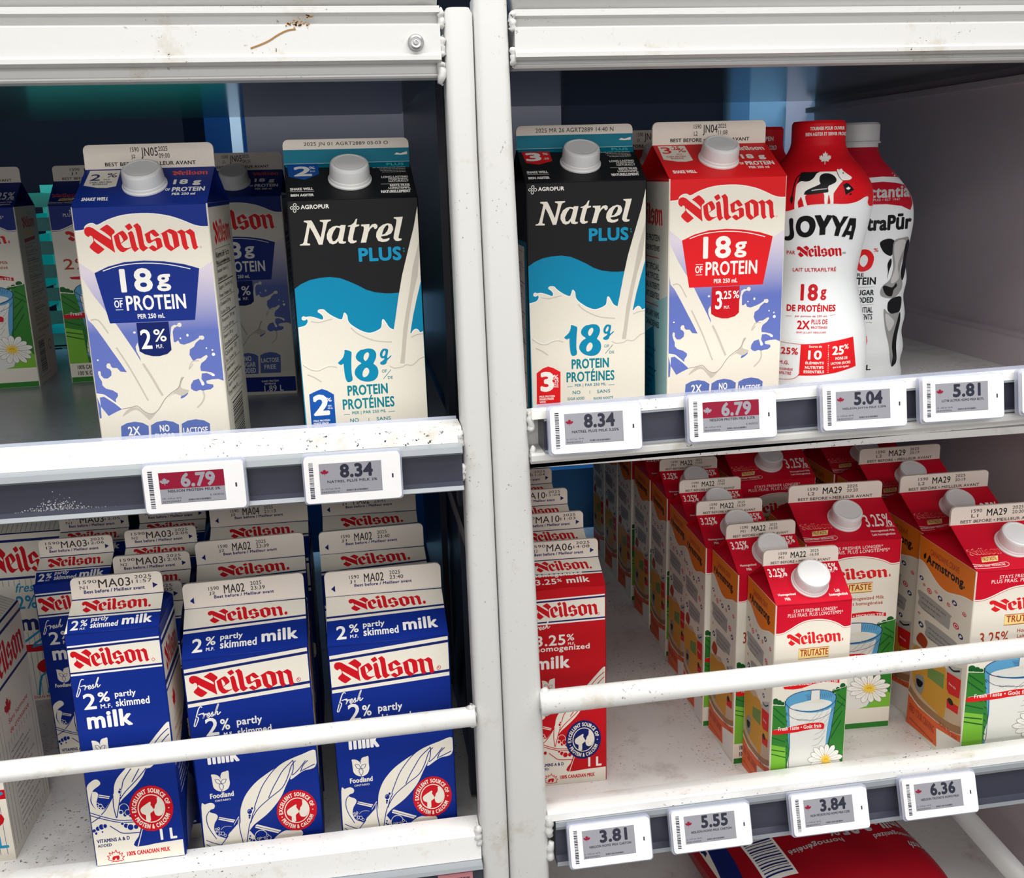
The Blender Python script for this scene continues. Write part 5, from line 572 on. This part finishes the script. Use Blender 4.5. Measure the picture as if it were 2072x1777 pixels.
# striped two-litre cartons at the far left (milk striped in navy)
def striped(x, y, yaw, label, turned):
    W, hb, hr, hf = DIM['milk2']; t = thing('milk_carton', x, y, LL, math.radians(yaw), label, 'milk carton', 'white striped cartons')
    b = MB(); b.box(0, W, 0, W, 0, hb, ink('cream'))
    def face(left):
        o = [['L', 'navyl', 4, [40 + i * 60, 30, 40 + i * 60, 735]] for i in range(16)]
        o += [['P', 'navyl', [0,955,1000,955,1000,970,0,970]], ['P', 'cream', [0,755,1000,755,1000,955,0,955]], ['W', 'red2', 'neilson', 60, 775, 880, 165], ['P', 'navyl', [0,738,1000,738,1000,752,0,752]]]
        if left: o += [['P', 'cream', [150,420,880,420,880,700,150,700]], ['P', 'cream', [380,560,930,560,930,650,380,650]], ['T', 'squig', 'fresh', 330, 660, 260, 55, .08, .3], ['T', 'squig', '2%', 330, 560, 220, 80, .1], ['T', 'squig', 'partly', 600, 600, 260, 40, .12], ['T', 'squig', 'skimmed', 600, 545, 320, 36, .12], ['T', 'navyl', 'milk', 330, 430, 500, 100, .16], ['P', 'redd', [300,300,1000,300,1000,345,300,345]]]
        return o + [['S', 'squig', 26, [150,300,520,420,860,560,700,430,420,330,860,380,560,250,980,330]], ['C', 'redd', 700, 205, 260, 60], ['T', 'white', 'SANS', 560, 195, 260, 26, .1], ['S', 'squig', 24, [420,30,480,150,640,170,660,110,560,90,520,40]], ['T', 'squig', '2 L', 700, 62, 260, 62, .16], ['T', 'red2', '100% CANADIAN MILK', 100, 12, 500, 16, .1]]
    def side(): return [['L', 'navyl', 5, [40 + i * 70, 40, 40 + i * 70, 640]] for i in range(14)] + [['P', 'navyl', [0,955,1000,955,1000,970,0,970]], ['W', 'red2', 'neilson', 60, 775, 880, 165], ['P', 'navyl', [0,738,1000,738,1000,752,0,752]], ['P', 'cream', [180,500,900,500,900,690,180,690]], leaf_ops('red2', 360, 640, .9, 1.8), ['T', 'red2', 'Sans hormone', 330, 560, 500, 26, .08], ['T', 'red2', 'de croissance', 330, 515, 500, 26, .08], ['P', 'cream', [250,60,860,60,860,470,250,470]]] + lines('navyl', 270, 860, 70, 460, 14, 14, ['ingredients: partly', 'skimmed milk, vitamin A', 'palmitate, vitamin D3', 'keep refrigerated', 'garder au froid'])
    decorate(b, face(True), {}, W, hb, lambda a, c, d: (a, -d, c)); decorate(b, side(), {}, W, hb, lambda a, c, d: (W + d, a, c)); part(b, 'body', t)
    b = MB(); zt = hb + hr; y1, y2 = W / 2 - 1.2, W / 2 + 1.2; cr = ink('cream')
    R = (lambda p: (W - p[1], p[0], p[2])) if turned else (lambda p: p)
    ins = 26; q = lambda *p: [R(k) for k in p]
    b.add(q((0,0,hb),(W,0,hb),(W,y1,zt),(0,y1,zt)), [(0,1,2,3)], cr); b.add(q((0,W,hb),(W,W,hb),(W,y2,zt),(0,y2,zt)), [(3,2,1,0)], cr)
    for x0, xi in ((W, W - ins), (0, ins)):
        for tri in (((x0,0,hb),(x0,W,hb),(xi,W/2,zt-1)), ((x0,0,hb),(xi,W/2,zt-1),(x0,y1,zt-.4)), ((x0,W,hb),(x0,y2,zt-.4),(xi,W/2,zt-1))): b.add(q(*tri), [(0,1,2)], cr)
    sl = math.hypot(y1, hr); ny, nz = -hr / sl, y1 / sl
    ro = [['L', 'navyl', 4, [30 + i * 50, 60, 30 + i * 50, 420]] for i in range(20)] + [['T', 'squig', 'VITAMINS A & D ADDED', 200, 480, 600, 110, .1], ['P', 'navyl', [0,0,1000,0,1000,40,0,40]]]
    decorate(b, ro, {}, W, sl, lambda a, c, d: R((a, c * y1 / sl + ny * d, hb + c * hr / sl + nz * d))); part(b, 'gable_roof', t)
    b = MB(); p = [(0, zt - .6), (W, zt - .6), (W, zt + hf - 4), (W - 4, zt + hf), (4, zt + hf), (0, zt + hf - 4)]; n = 6
    b.add([R((x, y1, z)) for x, z in p] + [R((x, y2, z)) for x, z in p], [tuple(range(n)), tuple(range(n, 2 * n))[::-1]] + [(i, n + i, n + (i + 1) % n, (i + 1) % n) for i in range(n)], cr); part(b, 'top_fin', t)
striped(-451.5, 112, -1, 'white striped 2 litre carton at the left edge, turned sideways', True)
striped(-455, 395, 0, 'white striped carton in the shade behind the narrow blue cartons', False)
# ------------------------------------------------------------------ bottles
def bottle(x, y, z, yaw, prof, split, up_m, low_m, label, group, art, kx, ah, capspec, name='milk_bottle'):
    t = thing(name, x, y, z, yaw, label, 'milk bottle', group); b = MB()
    fine = catmull(prof, False, 5); b.lathe(fine, None, 64, mfun=lambda q: up_m if q > split else low_m)
    def rad(h):
        for (r0, z0), (r1, z1) in zip(fine, fine[1:]):
            if z0 <= h <= z1: return r0 + (r1 - r0) * (h - z0) / max(z1 - z0, 1e-6)
        return fine[-1][0]
    def fn(a, c, d):
        a -= kx; r = rad(c); s = max(-.985, min(.985, a / r)); th = math.asin(s); return ((r + d) * math.sin(th), -(r + d) * math.cos(th), c)
    wrap(b, art, {}, 2 * kx, ah, fn); part(b, 'body', t); c = MB(); c.lathe(*capspec); part(c, 'cap', t); return t
jp = [(44,0),(48,2),(49,8),(48.5,45),(47,70),(42,92),(38,108),(36.5,118),(38,131),(42,152),(46,174),(46,188),(43,197),(36,207),(27,217),(23,224),(22,228)]
bottle(346.5, 150, RU, -math.radians(25), jp, 191, ink('sleevered'), ink('sleeve'), 'red and white bottle with a black and white cow, at the shelf front', 'red and white sleeved bottles', ART['joy'], 50, 245, ([(22.3,222),(22.3,226),(21.8,228),(21.8,243),(20.5,245.3),(.01,245.3)], ink('sleevered'), 64, None, None, None, False))
bottle(338, 256, RU, -math.radians(24), jp, 191, ink('sleevered'), ink('sleeve'), 'dark red topped bottle half hidden between the red carton and the cow bottle', 'red and white sleeved bottles', [['T', 'white', 'TWIST TO OPEN', 330, 950, 300, 16, .1], ['T', 'white', 'SHAKE WELL AND SERVE COLD', 300, 918, 360, 16, .1]], 50, 245, ([(22.3,222),(22.3,226),(21.8,228),(21.8,243),(20.5,245.3),(.01,245.3)], ink('sleevered'), 64, None, None, None, False))
up = [(50,0),(54,2),(55,8),(53,20),(55,34),(52.5,50),(54.5,66),(52,84),(54,100),(52,118),(55,140),(56.5,158),(54,176),(46,190),(34,204),(25,214),(21,222),(20,226)]
bottle(442, 270, RU, -math.radians(27), up, 201, ink('labelred'), ink('sleeve'), 'large white bottle with a red shoulder and grey ribbed cap', None, ART['pur'], 65, 245, ([(20.2,222),(20.2,229),(22.5,229.2),(22.5,230.5),(21.2,231),(21.2,246),(19.5,248),(.01,248)], plain('grey_cap_plastic', (206,206,208), .35), 96, None, None, (231.5, 246.5, .7), False))
# ------------------------------------------------------------------ the bag of milk in the bottom compartment
def milk_bag(x, y, z):
    t = thing('milk_bag', x, y, z, math.radians(186), 'red bag of milk with upside-down lettering, below the right rail', 'milk bag'); b = MB(); A, B_, Hh = 112, 95, 88; n = 40
    pal = ink('bagred'); vs = []; fs = []
    def surf(u, v):   # u, v in -1..1 over the bag's top
        sx = math.copysign(abs(u) ** .9, u) * A; sy = math.copysign(abs(v) ** .9, v) * B_; e = (1 - abs(u) ** 3.2) * (1 - abs(v) ** 3.2); return sx, sy, Hh * .5 + Hh * .5 * max(e, 0) ** .42 + 1.6 * math.sin(u * 9 + v * 4) * max(e, 0)
    for s in (1, -1):
        o = len(vs)
        for i in range(n + 1):
            for j in range(n + 1):
                q = surf(-1 + 2 * i / n, -1 + 2 * j / n); vs.append((q[0], q[1], q[2] if s > 0 else Hh - q[2]))
        for i in range(n):
            for j in range(n): k = o + i * (n + 1) + j; f = (k, k + n + 1, k + n + 2, k + 1); fs.append(f if s > 0 else f[::-1])
    b.add(vs, fs, pal, True); W2, H2 = 2 * A, 2 * B_
    def fn(a, c, d): u = max(-.99, min(.99, a / A - 1)); v = max(-.99, min(.99, c / B_ - 1)); q = surf(u, v); return (q[0], q[1], q[2] + d + .25)
    art = [['P', 'white', [780,40,985,40,985,420,780,330]]] + [['P', 'navyl', [800 + i * 12, 70, 800 + i * 12 + (4 + i % 3 * 2), 70, 800 + i * 12 + (4 + i % 3 * 2), 330, 800 + i * 12, 310]] for i in range(14)]
    art = [['P', 'navyl', [900,0,1000,0,1000,1000,960,1000,920,600]], ['P', 'cream', [940,0,1000,0,1000,700]], ['P', 'white', [700,420,860,420,860,820,700,820]]] + [['P', 'navyl', [712, 440 + i * 20, 848, 440 + i * 20, 848, 440 + i * 20 + 5 + i % 3 * 3, 712, 440 + i * 20 + 5 + i % 3 * 3]] for i in range(18)]
    art += [['T', 'ltgrey', 'milk 3.25', 90, 540, 330, 105, .12], ['T', 'ltgrey', '%', 430, 565, 50, 75, .1], ['T', 'ltgrey', 'M.F./M.G.', 420, 525, 80, 26, .06], ['T', 'ltgrey', 'homogenized', 70, 660, 220, 45, .08], ['T', 'ltgrey', 'homogénéisé', 440, 650, 240, 45, .08], ['T', 'ltgrey', 'fresh', 40, 740, 100, 55, .08, .3]]
    art += [['Q', 'ltgrey', [190,450,215,452,232,470,248,450,275,448,275,400,255,375,215,375,190,400]], ['T', 'ltgrey', 'Foodland', 180, 480, 120, 28, .08], ['T', 'ltgrey', 'Terre nourricière', 170, 512, 150, 22, .06], ['T', 'ltgrey', 'Georgetown (ON)', 560, 520, 130, 26, .05], ['T', 'ltgrey', 'L7G 4S3', 560, 485, 70, 26, .05]]
    wrap(b, art, {}, W2, H2, fn, 5, 5, .2, .06); part(b, 'body', t)
milk_bag(388, 185, -619.8)
# ------------------------------------------------------------------ seen through the racks: crates and boxes in the back room
def crate(x, y, z, w, h, label, col, group):
    t = thing('milk_crate', x, y, z, 0, label, 'crate', group); m = plain(col[0], col[1], .4); b = MB(); d = 300
    for i in range(7): zz = h * i / 7; b.box(0, w, 0, 5, zz + 2, zz + h / 7 * .62, m); b.box(0, 5, 0, d, zz + 2, zz + h / 7 * .62, m); b.box(w - 5, w, 0, d, zz + 2, zz + h / 7 * .62, m)
    for xx in (0, w / 2 - 8, w - 16): b.box(xx, xx + 16, 1, 6, 0, h, m)
    b.box(0, w, d - 5, d, 0, h, m); b.box(0, w, 0, d, 0, 4, m); part(b, 'body', t)
GC = ('green_crate_plastic', (0,150,140))
crate(-560, 900, -340, 330, 236, 'lower green slatted crate, seen low between the blue topped cartons', GC, 'green crates in the back room')
crate(-560, 900, -100, 330, 236, 'topmost green slatted crate behind the blue topped cartons', GC, 'green crates in the back room')
def carton_box(x, y, z, w, d, h, label, col):
    t = thing('storage_box', x, y, z, 0, label, 'box', 'boxes in the back room'); b = MB(); m = plain(col[0], col[1], .7, 0, .05); b.box(0, w, 0, d, 0, h, m); part(b, 'body', t)
    if col is BB: b = MB(); b.box(w * .8, w * .9, -.6, 0, 0, h, plain('packing_tape', (70,104,136), .2)); part(b, 'tape', t)
BB = ('blue_wrapped_board', (96,140,176)); DB = ('dark_wrapped_board', (13,19,30))
BL2 = ('blue_wrapped_board_low', (84,140,190))
carton_box(246, 850, -1300, 120, 120, 970, 'low blue wrapped stack behind the narrow red cartons', BL2)
carton_box(-560, 900, -1300, 330, 300, 958, 'dark wrapped stack that carries the green crates', DB)
carton_box(584, 900, -1300, 76, 300, 1760, 'tall blue wrapped stack seen behind the bottles, left half', BB)
carton_box(664, 905, -1300, 88, 300, 1760, 'tall blue wrapped stack seen behind the bottles, right half', BB)
carton_box(90, 980, -1300, 480, 300, 1800, 'dark wrapped stack seen behind the black and red cartons', DB)
carton_box(-720, 1300, -1300, 390, 300, 1800, 'dark wrapped stack behind the green crates, top left', DB)
b = MB(); b.box(-8, 8, 0, 16, 0, 1800, plain('pale_post_paint', (150,180,205), .3)); b.box(8, 500, 0, 12, 1540, 1556, plain('pale_post_paint', (150,180,205), .3)); b.box(14, 500, 4, 8, 1250, 1535, PANELD)
p = b.build('trolley_frame'); p.location = V(-204, 955, -1300); tag(p, 'pale upright trolley frame in the blue light behind the left rack', 'trolley')
